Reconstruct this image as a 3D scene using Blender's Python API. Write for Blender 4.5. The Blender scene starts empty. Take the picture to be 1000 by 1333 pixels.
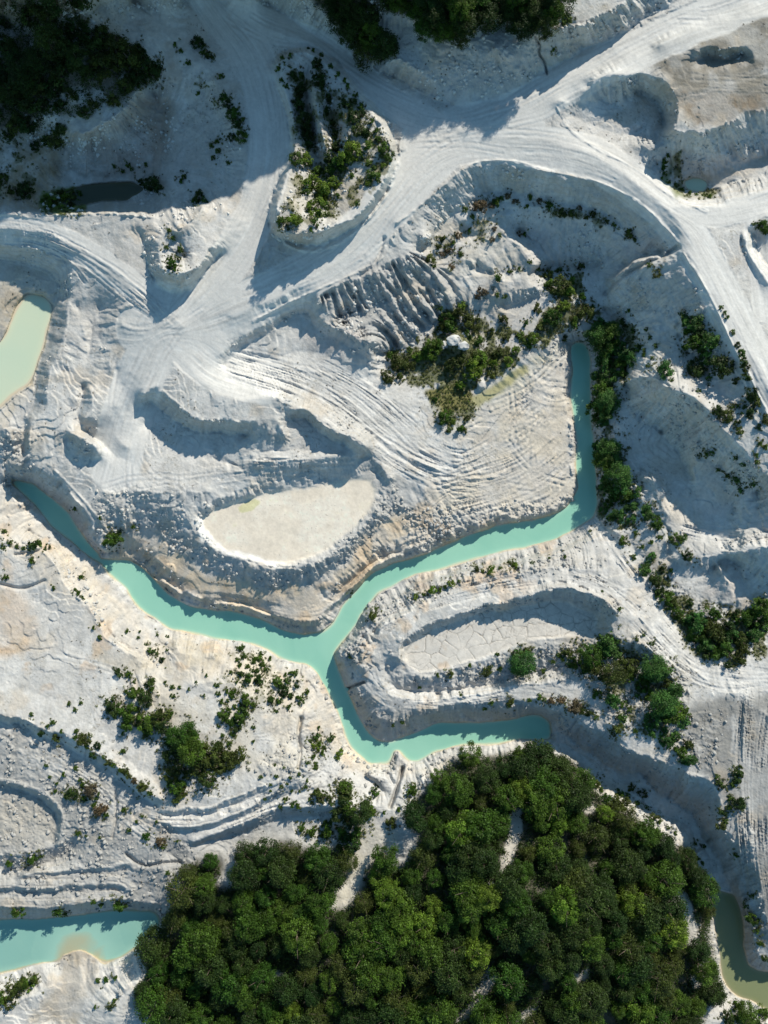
import bpy, math, random
import numpy as np
from math import radians, sin, cos, tan, pi

# ------------------------------------------------------------------ camera, world, sun
scene = bpy.context.scene
COL = scene.collection
ZS = 1.35
H = 205.0; TILT = radians(5.0); FPX = 1030.0
cd = bpy.data.cameras.new('camera'); cam = bpy.data.objects.new('camera', cd); COL.objects.link(cam)
cam.location = (0.0, -H * tan(TILT), H); cam.rotation_euler = (TILT, 0, 0)
cd.sensor_fit = 'VERTICAL'; cd.sensor_height = 24.0; cd.sensor_width = 18.0
cd.lens = FPX / 1333.0 * 24.0
cd.clip_start = 1.0; cd.clip_end = 6000.0
scene.camera = cam
scene.render.resolution_x = 768; scene.render.resolution_y = 1024

SUN_EL = radians(32.5)
SDX, SDY = 0.55, 0.835            # horizontal direction towards the sun (x right, y up the picture)
n_ = math.hypot(SDX, SDY); SDX /= n_; SDY /= n_
world = bpy.data.worlds.new('World'); scene.world = world; world.use_nodes = True
wn = world.node_tree.nodes; bg = wn['Background']
sky = wn.new('ShaderNodeTexSky'); sky.sky_type = 'NISHITA'; sky.sun_disc = False
sky.sun_elevation = SUN_EL; sky.sun_rotation = math.atan2(SDX, SDY)
sky.air_density = 1.0; sky.dust_density = 0.1; sky.ozone_density = 3.0
tintn = wn.new('ShaderNodeMix'); tintn.data_type = 'RGBA'; tintn.blend_type = 'MULTIPLY'; tintn.inputs[0].default_value = 1.0; tintn.inputs[7].default_value = (0.86, 1.07, 0.96, 1)
world.node_tree.links.new(sky.outputs[0], tintn.inputs[6]); world.node_tree.links.new(tintn.outputs[2], bg.inputs[0]); bg.inputs[1].default_value = 0.12
sl = bpy.data.lights.new('sun', 'SUN'); sun = bpy.data.objects.new('sun', sl); COL.objects.link(sun)
sl.energy = 4.7; sl.angle = radians(0.8); sl.color = (1.0, 0.93, 0.80)
from mathutils import Vector
sdir = Vector((SDX * cos(SUN_EL), SDY * cos(SUN_EL), sin(SUN_EL)))
sun.rotation_euler = sdir.to_track_quat('Z', 'Y').to_euler(); sun.location = (60, 90, 150)
scene.view_settings.view_transform = 'Standard'; scene.view_settings.look = 'None'
scene.view_settings.exposure = 0.12; scene.view_settings.gamma = 1.0

rng = np.random.default_rng(7); random.seed(7)
CT, ST = cos(TILT), sin(TILT)
CY = -H * tan(TILT)

def unproj(u, v, z):
    x = (u - 500.0) / FPX; y = (666.5 - v) / FPX
    dy = y * CT + ST; dz = y * ST - CT
    t = (z - H) / dz
    return x * t, CY + dy * t
def proj(X, Y, Z):
    dx = X; dy = Y - CY; dz = Z - H
    yc = dy * CT + dz * ST; zc = -dy * ST + dz * CT
    return 500.0 + FPX * dx / -zc, 666.5 - FPX * yc / -zc

# ------------------------------------------------------------------ raster helpers on the survey grid
U0, U1, V0, V1 = -200, 1200, -380, 1460
W = U1 - U0; Hh = V1 - V0
UU, VV = np.meshgrid(np.arange(U0, U1, dtype=np.float32), np.arange(V0, V1, dtype=np.float32))

def pts(s):
    out = []
    z = 0.0
    for w in s.split():
        a = [float(q) for q in w.split(',')]
        if len(a) > 2: z = a[2]
        out.append((a[0], a[1], z))
    return out
def line(z, s):
    out = []
    for w in s.split():
        a = [float(q) for q in w.split(',')]
        if len(a) > 2: z = a[2]
        out.append((a[0], a[1], z))
    return out

def noise(scale, seed, sx=1.0, sy=1.0):
    r = np.random.default_rng(seed)
    gx = int(W / (scale * sx)) + 3; gy = int(Hh / (scale * sy)) + 3
    g = r.random((gy, gx), dtype=np.float32) * 2 - 1
    x = np.arange(W, dtype=np.float32) / (scale * sx); y = np.arange(Hh, dtype=np.float32) / (scale * sy)
    xi = x.astype(int); yi = y.astype(int); fx = x - xi; fy = y - yi
    fx = fx * fx * (3 - 2 * fx); fy = fy * fy * (3 - 2 * fy)
    a = g[:, xi] * (1 - fx) + g[:, xi + 1] * fx
    return a[yi] * (1 - fy)[:, None] + a[yi + 1] * fy[:, None]
def fbm(scale, seed, oct=4, gain=0.5):
    o = np.zeros((Hh, W), np.float32); a = 1.0; s = 0.0
    for k in range(oct):
        o += a * noise(scale / 2 ** k, seed * 31 + k); s += a; a *= gain
    return o / s * 1.6
def sstep(a, b, x):
    t = np.clip((x - a) / (b - a), 0, 1); return t * t * (3 - 2 * t)
def box(a, r):
    r = int(r)
    if r < 1: return a
    for ax in (0, 1):
        p = np.concatenate([np.repeat(a.take([0], ax), r + 1, ax), a, np.repeat(a.take([-1], ax), r, ax)], ax)
        c = np.cumsum(p, ax, dtype=np.float64)
        n = a.shape[ax]; k = 2 * r + 1
        a = ((c.take(range(k, k + n), ax) - c.take(range(0, n), ax)) / k).astype(np.float32)
    return a
def blur(a, r): return box(box(a, r * .6 + .5), r * .6 + .5)
def sample(A, u, v):
    x = np.clip(u - U0, 0, W - 1.001); y = np.clip(v - V0, 0, Hh - 1.001)
    xi = x.astype(int); yi = y.astype(int); fx = x - xi; fy = y - yi
    return (A[yi, xi] * (1 - fx) + A[yi, xi + 1] * fx) * (1 - fy) + (A[yi + 1, xi] * (1 - fx) + A[yi + 1, xi + 1] * fx) * fy
def samp1(A, u, v): return float(sample(A, np.array([u], float), np.array([v], float))[0])
def polymask(s):
    P = pts(s) if isinstance(s, str) else s
    m = np.zeros((Hh, W), np.float32); n = len(P)
    v0 = max(V0, int(min(p[1] for p in P))); v1 = min(V1 - 1, int(max(p[1] for p in P)) + 1)
    for v in range(v0, v1):
        yy = v + .01; xs = []
        for i in range(n):
            x1, y1 = P[i][:2]; x2, y2 = P[(i + 1) % n][:2]
            if (y1 > yy) != (y2 > yy): xs.append(x1 + (yy - y1) * (x2 - x1) / (y2 - y1))
        xs.sort()
        for a, b in zip(xs[::2], xs[1::2]):
            ia = max(0, int(a - U0 + .5)); ib = min(W, int(b - U0 + .5))
            if ib > ia: m[v - V0, ia:ib] = 1
    return m
def segdist(P, R):
    """distance (up to R) to a polyline plus its direction, along-length height"""
    D = np.full((Hh, W), 1e6, np.float32); TX = np.zeros((Hh, W), np.float32); TY = np.zeros((Hh, W), np.float32)
    for (x1, y1, z1), (x2, y2, z2) in zip(P[:-1], P[1:]):
        a = max(0, int(min(x1, x2) - R - U0)); b = min(W, int(max(x1, x2) + R - U0) + 1)
        c = max(0, int(min(y1, y2) - R - V0)); d = min(Hh, int(max(y1, y2) + R - V0) + 1)
        if b <= a or d <= c: continue
        X = UU[c:d, a:b]; Y = VV[c:d, a:b]; dx = x2 - x1; dy = y2 - y1; L = math.hypot(dx, dy) + 1e-6
        t = np.clip(((X - x1) * dx + (Y - y1) * dy) / L / L, 0, 1)
        q = np.hypot(X - x1 - t * dx, Y - y1 - t * dy)
        s = D[c:d, a:b]; w = q < s; s[w] = q[w]; TX[c:d, a:b][w] = dx / L; TY[c:d, a:b][w] = dy / L
    return D, TX, TY
def smoothline(P, n=2):
    for _ in range(n):
        Q = [P[0]]
        for a, b in zip(P[:-1], P[1:]):
            Q.append(tuple(.75 * i + .25 * j for i, j in zip(a, b))); Q.append(tuple(.25 * i + .75 * j for i, j in zip(a, b)))
        Q.append(P[-1]); P = Q
    return P
def offset(P, d):
    out = []
    for i, p in enumerate(P):
        a = P[max(0, i - 1)]; b = P[min(len(P) - 1, i + 1)]
        dx, dy = b[0] - a[0], b[1] - a[1]; L = math.hypot(dx, dy) + 1e-6
        out.append((p[0] + dy / L * d, p[1] - dx / L * d))
    return out

LINES = []
def L_(z, s): LINES.append(smoothline(line(z, s), 1))
def bank(s, d, h, z0=0.12, beyond=None):
    P = pts(s); LINES.append([(p[0], p[1], z0) for p in P])
    LINES.append([(p[0], p[1], h) for p in offset(P, d)])
    if beyond: LINES.append([(p[0], p[1], beyond[1]) for p in offset(P, beyond[0])])

# ------------------------------------------------------------------ survey: water outlines
CH_TOP1 = "15,624 44,629 73,653 92,670 104,690"
CH_TOP2 = "104,690 116,708 130,722"
CH_TAN = "130,727 150,729 170,730 186,740 200,752 209,763 218,772 232,782 248,789 268,792 289,794 302,795 316,799 340,806 361,816 376,821 391,825 415,823 424,820 432,813 442,799 448,788 456,779 466,765 474,755 483,748 500,740 514,733 534,728"
CH_ROUGH = "534,728 561,718 585,708 602,701 619,694 643,685 670,680 694,677 710,672 725,668 738,661"
CH_UP = "738,661 746,650 753,636 752,618 750,602 750,575 747,551 744,530 743,517 745,500 746,483 744,467 743,452"
CH_RIGHT = "743,452 750,446 759,445 766,452 769,466 769,500 770,534 774,568 776,602 777,636"
CH_BEACH1 = "777,636 780,655 777,664 772,674 745,691 721,702 680,713 660,716"
CH_BEACH2 = "660,716 636,723 602,733 568,743 541,748 526,754 514,762 493,772 480,789"
CH_B3 = "480,789 466,810 452,830 435,850"
CH_CLIFF = "435,852 439,864 449,891 459,912 466,930 473,946 481,956 490,963 501,965 514,963 530,958 548,952 562,945 575,940 597,941 619,942 645,939 670,935 690,930 704,931 716,940"
CH_LOW1 = "718,952 718,963 694,962 674,963 656,968 637,969 619,969 600,970 585,973 568,978"
CH_LOW2 = "568,978 558,984 548,990 534,991 527,984 520,976 515,976 512,983 507,995 483,995 466,981 458,970 452,959 447,944 442,929 435,917 429,905 422,891 415,878 407,869 398,864"
CH_LOW3 = "398,864 380,860 364,857 355,850 347,844 330,838 315,835 299,833 279,832 252,825 238,822 224,820 204,806 192,798 180,789 163,765 143,748 133,735"
CH_LOW4 = "126,731 113,722 102,713 93,704 85,698 68,682 51,663 34,646 15,629"
CHANNEL = " ".join([CH_TOP1, CH_TOP2, CH_TAN, CH_ROUGH, CH_UP, CH_RIGHT, CH_BEACH1, CH_BEACH2, CH_B3, CH_CLIFF, CH_LOW1, CH_LOW2, CH_LOW3, CH_LOW4])
POND_SW = "-60,1200 0,1197 44,1197 60,1195 85,1194 129,1187 153,1183 180,1184 204,1185 212,1197 204,1214 187,1228 163,1245 136,1255 119,1242 102,1236 82,1243 74,1255 58,1253 34,1260 0,1268 -60,1275"
POND_W = "36,380 58,385 71,397 64,422 58,449 48,476 40,499 18,513 2,529 -60,566 -60,478 0,446 10,429 19,406 26,392"
POND_SE = "932,1156 945,1160 956,1163 961,1173 966,1188 968,1204 969,1231 974,1255 986,1263 1000,1265 1030,1262 1045,1320 1015,1318 1000,1313 980,1302 959,1296 946,1282 939,1265 935,1231 930,1197 929,1170"
POND_NW = "84,252 109,241 140,238 177,238 192,245 180,253 163,262 133,262 100,268 80,266"
POND_NE = "891,235 902,231 912,231 922,238 917,250 905,249 896,248"
WATERS = [('channel', CHANNEL, 0.0, 2.4), ('southwest', POND_SW, 0.0, 2.2), ('west', POND_W, 6.0, 1.6),
          ('canyon', POND_SE, 0.6, 1.3), ('northwest', POND_NW, 7.0, 0.9), ('northeast', POND_NE, 10.6, 0.7)]

# ------------------------------------------------------------------ survey: heights (metres) along crests, toes, roads and flats
bank(CH_TOP1, 13, 5.0); bank(CH_TOP2, 9, 4.0); bank(CH_TAN, 2.5, .6, 0.12, (11, 1.2)); bank(CH_ROUGH, 6, 1.6)
bank(CH_UP, 6, 1.4); bank(CH_RIGHT, 8, 1.8); bank(CH_BEACH1, 10, 1.0); bank(CH_BEACH2, 10, 1.1)
bank(CH_B3, 9, 3.2); bank(CH_LOW1, 8, 1.0); bank(CH_LOW2, 6, 1.1); bank(CH_LOW3, 5, .8); bank(CH_LOW4, 6, .8)
LINES.append([(p[0], p[1], .12) for p in pts(CH_CLIFF)])
L_(3.4, "441,846,2.8 447,862,3.2 456,882 464,898 473,912 484,929 505,940 534,935,3.6 568,925,3.8 619,922,4 670,919,4.4 694,919 728,928,5 762,941,5.8 786,949,6.4 806,966,7 823,980,7.6 850,988,8.2 878,994,8.6 898,1007,9 929,1017,9 937,1037,9 932,1061,8.6 934,1078,8.2 956,1095,8.2 963,1112,7.5 974,1136,6 962,1150,4.4 966,1170,4 976,1197,4.2 983,1231,4.2 986,1245,4 1000,1253,4 1040,1250,5")
L_(1.2, "722,944 742,962 762,978 779,992 796,1004 813,1011 827,1006 840,1011 854,1031 871,1042 888,1052 905,1065 912,1086 925,1096 935,1113 944,1139 952,1160,.7")
L_(.9, "722,964 742,975 760,988 779,1006 789,1015 815,1022 835,1030 846,1048 866,1064 893,1068 903,1092 916,1101 930,1122 933,1140 929,1156,.7")
L_(3.2, "735,984,2.5 750,1000,3 770,1020 790,1033 820,1045 842,1060 860,1073 888,1082 896,1105 908,1120 922,1140 921,1160,2.5 922,1200,2.2 927,1240,2 932,1270,1.8 940,1290,1.5 960,1305,1.5 1000,1325,1.5")
for P_, h_ in ((POND_SW, 0.12), (POND_W, 6.12), (POND_SE, .7), (POND_NW, 7.1), (POND_NE, 10.7)):
    p_ = pts(P_); LINES.append([(a[0], a[1], h_) for a in p_ + [p_[0]]])
# pond surrounds
L_(4.2, "-60,1184 0,1184 40,1183 85,1180 130,1174 160,1171 200,1174,3.5 220,1182,2.5")
L_(1.4, "216,1215 205,1226 170,1250 145,1262 125,1262,.9 100,1258,.6 82,1262,.9 60,1263 34,1270 0,1280")
L_(3.5, "-40,1300 20,1310 60,1290,3 70,1275,2.4"); L_(5, "150,1333 160,1290 190,1265,3.5"); L_(1.6, "95,1290 85,1310 60,1333")
L_(5, "180,1400 250,1420 400,1430"); L_(4, "-190,1300 -60,1380 60,1400")
# southwest terraces
L_(7.5, "-60,905 0,928 30,936 58,948 92,962 119,976 153,998 180,1022 211,1040 222,1045,7")
L_(5.6, "-60,915 0,938 30,948 58,960 92,975 119,989 150,1010 175,1032 205,1050")
L_(5.6, "-60,960 0,965 60,990 110,1020 150,1045 190,1080 205,1110 215,1140,5.2")
L_(5.3, "-60,1011 0,1018 20,1019 44,1028 66,1041 81,1062 80,1082 74,1102"); L_(3.5, "-60,1016 0,1023 20,1025 42,1034 61,1046 75,1063 73,1080 66,1098")
L_(3.7, "0,1060 40,1070"); L_(4.4, "-60,1112 0,1112 30,1111 55,1106 70,1100"); L_(2.6, "-60,1132 0,1131 30,1130 60,1124 85,1112 92,1095,3.6")
L_(5.1, "30,1137 80,1134 130,1130 165,1129"); L_(4.2, "30,1141 80,1138 130,1134 165,1133")
L_(4.7, "-40,1157 0,1157 60,1157 110,1152 162,1151 164,1160"); L_(3.7, "-40,1162 0,1162 60,1162 110,1157 157,1156 160,1164")
L_(7.0, "211,1055 235,1056 270,1053 305,1041 340,1025 400,990"); L_(6.0, "212,1060 235,1061 270,1058 305,1046 345,1028")
L_(6.6, "211,1069 235,1075 270,1075 305,1061 340,1042 390,1015"); L_(5.4, "212,1074 235,1080 270,1080 305,1066 340,1047 400,1020")
L_(7.6, "252,1097,5.8 289,1084 320,1068 345,1058 365,1050 400,1049 440,1050 460,1055,6")
L_(2.8, "252,1103,4.4 289,1091,3.4 320,1081 345,1073 365,1066 400,1062 440,1062 460,1064")
L_(3.2, "290,1105 330,1095 380,1085 420,1080 440,1085"); L_(4, "220,1110 235,1125 245,1145"); L_(3.4, "225,1160 235,1180 222,1200")
# southwest flats
L_(4.5, "30,760 60,790 90,820,4.8 60,860,5.2 20,800"); L_(1.8, "40,690 90,730 130,770 180,815 220,845")
L_(3.2, "20,690 45,700 68,715 80,728 90,750 108,768 125,790 137,815 145,830,3.6 170,845 200,866"); L_(4.6, "15,712 45,708 60,718 72,735 84,755 100,776 118,795 130,818 140,832,4.8 165,843 195,866,4.5 215,874")
L_(6.2, "0,860 15,890 50,905 100,915 150,915"); L_(5.4, "0,700 0,760 0,820"); L_(6.3, "200,900 260,930 240,980 180,960"); L_(6.6, "130,950 180,1000 215,1030")
L_(4, "230,850 290,858 340,900,4.4 370,930 395,960"); L_(3.6, "225,845 285,845,2.5"); L_(6.2, "250,890 290,885,5 330,905,5 340,935,5.4 350,960"); L_(6.2, "300,1000 360,985 385,980"); L_(4.0, "396,930 392,960 398,985 410,1000 440,1010"); L_(2.0, "420,930 430,960 450,985 470,1005,1.6 500,1030,2")
L_(3.0, "480,1010 510,1020 520,1005,2"); L_(2.0, "516,1000 522,1010"); L_(4.5, "470,1040 520,1060 560,1020"); L_(5, "-180,640 -180,900 -180,1100 -180,1250")
# northwest plateau and pond
L_(7.2, "20,604,6.8 37,598 54,609 75,622 92,643 105,660,6.8 122,688,5.5"); L_(7.6, "60,580 100,610 140,640"); L_(7.4, "110,560 160,600 220,620 300,615 330,610,8")
L_(3.2, "140,712 165,692,3.6 185,687 215,702 240,723 280,747 330,760 370,764 400,759 440,737 470,712 500,688 520,662")
L_(6.4, "128,668 165,646,7 200,652,6.8 232,664 252,682,6.2 262,700 285,716 320,731 370,742 400,738 440,718 468,695 480,672 500,650,5.8 512,625,6")
L_(2.4, "170,735 210,760 250,778 300,785 350,800 410,812 440,785 480,742 520,722 560,700 600,690 660,668")
L_(2.8, "200,730 260,765 330,780 400,785 445,758 490,718 530,690")
L_(5.6, "262,672 275,666 310,652 364,638 415,630 463,622 487,632 485,655 465,680 450,693 430,710 400,726 375,733 340,728 310,718 285,706 268,690 262,676")
L_(5.6, "300,680 380,665 450,650"); L_(5.6, "330,710 400,700 440,680")
L_(7.5, "262,662,6.6 272,656,7 306,640 340,627 364,619 390,617 415,613 463,607 466,599 476,595 495,604 506,620,7.4 504,632,6.2")
L_(5.6, "470,624 478,613 488,614 494,622")
L_(9.0, "330,600 400,600 450,592"); L_(7.8, "180,640 240,640 270,640")
# scoop and knob
L_(12.8, "186,516,11.4 192,508 204,503 215,514 235,531 252,547 282,550 306,548 323,548 335,546 352,545")
L_(6.9, "189,526,7.4 197,524 208,532 230,548 250,562 282,565 306,563 320,566,7.6"); L_(6.9, "190,550 204,560 231,590 272,598 313,606")
L_(11.4, "323,549 340,543 355,543 368,556 372,572,10"); L_(8.4, "330,592 350,585 370,590 378,582 377,560,9 374,545,9.6")
L_(11.4, "381,532 398,533 422,553 439,563 466,573 478,585,11"); L_(8.6, "383,545 399,547 420,565 438,576 460,585 474,596"); L_(8.4, "384,580 420,590 455,592")
# central plateau
L_(11.8, "160,420 200,440 240,470 260,500 300,520 350,520 380,520"); L_(12.5, "220,420 250,410"); L_(9.6, "150,480 150,540 160,500"); L_(9.0, "90,480 100,520"); L_(9.8, "100,400 110,440"); L_(8.2, "140,560 165,580"); L_(9.0, "330,485,9.6 400,505,8.9 440,530,8.5 490,570,7 540,620,5.4"); L_(9.8, "300,495,10.6 350,507 395,522,10")
L_(10.8, "132,396,9.8 137,415 136,440 134,466 128,488 124,497,9.8"); L_(8.4, "127,402,9.3 131,420 130,440 127,462 121,484 118,494,9.2"); L_(8.8, "118,420 114,470"); L_(10.4, "141,400 144,440 142,480"); L_(10.6, "117,507 119,520 120,534 110,545"); L_(8.2, "110,505 104,520 100,540 102,552")
L_(9.4, "92,564,10.5 100,566,11 112,573,11 126,580,10.4 128,592,9.4"); L_(7.6, "88,570 84,585 94,602 110,606 128,598")
# west pond walls
L_(11.4, "-60,318 17,322 50,325 68,329 88,340 94,356 87,368,11 97,381 87,395,10.6 84,425,10.2 82,456 67,473,9.8 62,493 56,514,9.4 61,531,9.2 40,553,8.8 37,575 37,592,7.8 24,604")
L_(7.8, "-60,335 0,336 34,340 60,348 74,362 76,376,7.4 72,396,6.6 66,425,6.3 60,452 50,478 44,500,6.4 46,520,6.5 36,536,6.4 34,560,6 30,590,4.6"); L_(7.8, "-60,345 0,348 40,352 64,366"); L_(7.2, "34,372 68,380,7.4"); L_(7.3, "-60,400 -10,410 5,395 20,380"); L_(6.8, "-60,460 -8,440 4,422 14,398 24,384"); L_(6.4, "10,540 20,560,6.4 10,590,4.6 0,620,3.2"); L_(6.3, "24,512 34,520"); L_(6.8, "0,555 12,562 20,590,4.6"); L_(2.2, "-60,600 -20,620 0,640 30,660")
# road network heights
L_(13.5, "-60,300 0,297 60,303 110,325,13.3 160,360,13 210,405,12.6 240,425"); L_(12.2, "-60,312 0,310 50,314 85,332,12.2 100,360,11.8 110,390,11")
L_(14, "0,280 60,276 130,275 200,280,14"); L_(13, "180,300 190,330 200,370,12.7")
L_(15.5, "270,-20 310,40 340,110,15.2 350,170,15 345,220,14.6 328,290,14 295,345,13.4 255,395,12.8"); L_(15.8, "300,20 350,40 395,50 445,85,15.6 510,137,15.4 560,162,15.4 610,178,15.6")
L_(15.4, "240,0 290,60 318,110 328,160 332,210,15"); L_(15.2, "347,3 398,37 449,68 493,92 534,112 568,129 602,139 636,134 670,124,15.8 694,107 728,86,16.4 762,63 803,46,17 850,18 884,-2,18 940,-40")
L_(15.6, "610,178 660,180 720,185,15.8 770,200 820,230 860,265 890,295,16.2 920,350,16.8 960,430,17.4 1000,500,18 1060,600"); L_(15.8, "600,170 660,150 720,115,16.5 800,75,17.4 880,35,18.2 1000,-5,19")
L_(15.3, "600,185 560,215 520,265 480,310,14.6 430,350,14 370,385,13.4 300,412,12.8"); L_(15.9, "880,270 930,272,15.6 1000,262,15.4 1100,250"); L_(17, "960,300,16 975,340 1000,400 1040,470")
# amphitheatre
L_(15.6, "517,290,15 548,268 582,237 612,214 646,210 670,213 704,224 745,232 779,239 813,255 837,270 857,290 874,308 886,320,16")
L_(11.2, "551,328,10.5 575,294 612,268 636,249 670,249 694,258 745,266 779,274 806,288 832,312,11"); L_(10.8, "557,338,10 581,305 618,280 640,262 670,261 694,268 745,277 779,286 800,300")
L_(3.6, "700,352 730,352 760,348 785,344,4.6"); L_(9, "640,285 652,300 668,315,8.5 690,335,8.2 700,345,7.6"); L_(6.0, "675,300 700,320 715,340,5.4"); L_(8.6, "600,300 630,310 620,340 600,345"); L_(9.0, "575,330 610,335 618,345,9.2"); L_(8.0, "640,345 650,370 690,360,7.4"); L_(7.2, "622,350 645,358,6.8 670,352 680,335,7.6"); L_(5.0, "660,400 690,395 710,385"); L_(7.2, "640,385 670,378 700,372")
L_(13.5, "545,300 560,310"); L_(13.6, "412,389 439,371 466,358 500,348 520,336 534,328 548,330,12.5 560,340,11"); L_(5.6, "493,461 520,458 544,444 560,425 575,415 600,405"); L_(8.8, "438,420,10 470,405 500,394 528,378 552,362 570,350,10"); L_(12.4, "283,462,11.4 300,449 318,438 338,428 350,419 362,410 380,402 395,396 410,402 422,419 450,432 473,446 483,462,10"); L_(7.6, "292,474,9.6 306,460 324,449 344,438 357,429 368,420 383,411 396,408 404,414 413,431 440,445 460,457 470,467"); L_(7.7, "325,474,8.6 352,465 400,455 440,468")
L_(5.2, "505,480 560,480 610,495,5 640,480 680,450 710,440"); L_(5.0, "570,440 620,430 670,435 700,430"); L_(7, "590,440 600,445 605,450"); L_(5, "720,420 745,400 760,370"); L_(3.4, "735,432 765,430 785,410,4")
L_(15.9, "888,322 896,328,16.6 912,360,17 932,400 949,440,17.4 966,470 975,500,17"); L_(16.6, "864,331,15 850,338,14.4 830,342,13.6 815,350,12 800,365,10 788,382,6"); L_(11.6, "862,329 838,337,10.4 815,344,8.5 795,358,6.5 782,378,4.6")
L_(3.4, "786,400 800,440 815,470,4.2 815,520"); L_(11, "850,390 880,430 905,470,11.5 925,490,13.4"); L_(3.2, "790,500 796,560,3 800,620,3"); L_(13.4, "880,490,13.6 920,500 950,520,14.5")
# right amphitheatres
L_(12, "808,500,6 820,492,8.5 844,485,11.5 862,499,13.5 878,507,15 896,512,15.5 912,522 932,550 952,567 976,592 1003,624,15 1050,650")
L_(5.6, "803,552,4 835,548,5.4 865,565 885,595,5.8 900,622,6.4"); L_(4.2, "803,565 815,600 830,615"); L_(7.2, "836,640,5 848,616,7.4 862,640 872,672,7.5"); L_(5.8, "858,620 880,650,6.4 905,668,6.8 940,675,7.4 955,660,8"); L_(10.2, "905,600 930,602 940,610 945,640,9.2 952,660,8.4"); L_(8.6, "900,610 915,640,8 935,660,8"); L_(10, "985,640 990,700 1060,700")
L_(10, "880,730,7.6 895,724,8 943,724,9 962,717,11 985,712,12 1010,712,13 1050,715"); L_(6.2, "876,740 895,756 932,738,6.4 955,728,7 970,760,7 985,785,7"); L_(8.6, "935,735,9 950,760,8 958,785,7 940,790,6.8"); L_(5.8, "830,640 850,680 845,700,6.4 870,730,6.4"); L_(7.2, "895,690 930,700 960,700,8.5"); L_(6.2, "880,765 920,780 960,800 1000,812,7")
# right landmass tracks
L_(2.6, "530,765 600,745 660,730,3 720,720 770,700,3.4 800,700,4"); L_(5.2, "480,840,4 500,805 540,782 600,762,5.6 660,745,6 730,735,6.4 790,745,6.8 840,790,7 880,835,7.4 920,865,7.8 1000,870,8.6 1060,860"); L_(4.0, "540,772 600,752,4.2 660,736,4.6 730,724 790,722,5"); L_(5.8, "815,720 850,770 890,825,6.2 930,850,7")
L_(5.2, "800,690 820,700 830,720"); L_(6.3, "470,870 480,835,6 510,805 560,785 640,768 700,760,6.8 760,762,7.4 800,785,7.8 830,815,8 870,860,8.4 930,895,8.8")
L_(6.8, "520,858,6.6 522,840 540,820 580,804 630,789 680,777,7.6 720,768,8.6 747,764,9.2 775,772,9.4 800,790,9.4 806,806,8.8 790,824,7")
L_(4.4, "529,857 531,845 547,828 580,813 630,798 680,788 716,782 740,786 765,794,4.6 780,804 776,815 755,824 721,826 680,834 640,850 619,858 582,869 548,873 533,864 529,857")
L_(4.4, "560,850 620,830 700,810 740,805"); L_(4.9, "524,866 534,874 548,879 582,875 619,863 650,851 680,840 721,832 757,831 782,826,5.6")
L_(3.0, "500,868,4.4 506,885 520,899,2.8 545,902 590,898 640,889 690,878 740,868,4 770,858,5"); L_(4.8, "480,868 494,893 512,910 545,914 590,908 640,900,5.2 690,890,5.6 740,882,6 775,875,6.4"); L_(4.4, "472,890 490,914 520,928 600,916,4.8 680,908,5.2 740,914,6 790,932,7")
L_(8.6, "800,830,8 850,838,9 870,868,8.8 885,900,9 895,925,9.4"); L_(6.4, "780,840 800,850 840,860 860,900,7 855,935,8"); L_(8, "800,945 850,960 900,985,9"); L_(9.2, "930,920 960,960,9.4 960,1010,9.2"); L_(9.2, "1000,900 985,1000,9.4 980,1100,8.8 995,1190,6.5 1010,1240,5 1060,1250"); L_(9.6, "960,900 1060,980 1060,1150"); L_(9.3, "965,1010 972,1060 976,1100")
# forest hill
L_(7, "590,1000,3.6 650,1010,5 720,1010,4 780,1050,4.6 850,1090,5.4 890,1130,5.4 905,1180,5 905,1240,4.6 915,1290,3.6"); L_(9.5, "560,1090,6 640,1080 720,1090 800,1130 850,1180 860,1260 840,1320"); L_(11, "620,1160 720,1160 780,1220 740,1290"); L_(6, "510,1120,4 480,1160,4.6 430,1180,5 400,1250,7 480,1260,8 560,1230,8.6"); L_(5, "300,1150,4.4 330,1200 260,1230,3 230,1290,4 300,1300"); L_(7.4, "350,1340 500,1350 600,1340,9 700,1350,10"); L_(5.5, "640,1120,7.5 655,1140,8.6 640,1200 620,1280"); L_(8, "300,1440 600,1440 900,1440,5 1150,1440,6"); L_(4.5, "930,1330 980,1345 1060,1345")
# island of trees between the roads
L_(18.2, "362,85,17 375,72,16.6 401,68,16.6 430,85,17 449,107,17.6 475,135,18 493,158,18.4 506,180,18.8 511,205,18.8 500,235 485,262 462,285,18.4 430,300,18.8 405,306,19 380,304,19.4 366,298,19.4 359,286,19 362,260,18.8 370,238,18 382,210,17.4 385,170,17.2 375,130,17 364,105,17")
L_(15, "354,84 362,70 401,61 440,78 462,105 500,150,15.4 515,180 519,210 508,240 490,268,15.2 470,292,15 435,312,14.6 405,318,14.2 378,316,14 358,308,14 350,290,14.2 354,262,14.6 364,230,14.8 378,200,15 378,165,15.2 366,130 355,105,15.2")
L_(13.8, "400,90,15.8 396,130,14 402,170,13.6 410,200 425,235,14 420,262,15"); L_(19, "409,115,17.5 415,150,19 420,190,18 425,205,16"); L_(15.4, "428,120 432,160,15 437,195,15"); L_(19, "445,140,18.4 452,165,18.6 450,190,17"); L_(17.5, "470,220 450,250 440,275"); L_(21, "378,262,19.5 385,280")
# mounds west of it
L_(17.2, "208,300,15 206,335,16 204,352,16.6 222,352,17.6 240,355,17.6 262,346,16.4 275,320,16 285,295,15.6 290,270,16"); L_(12.6, "200,375 225,385 250,378 268,355,12.8 285,330,13"); L_(17, "230,300 250,290 262,270"); L_(14.8, "225,330 240,335")
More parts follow.
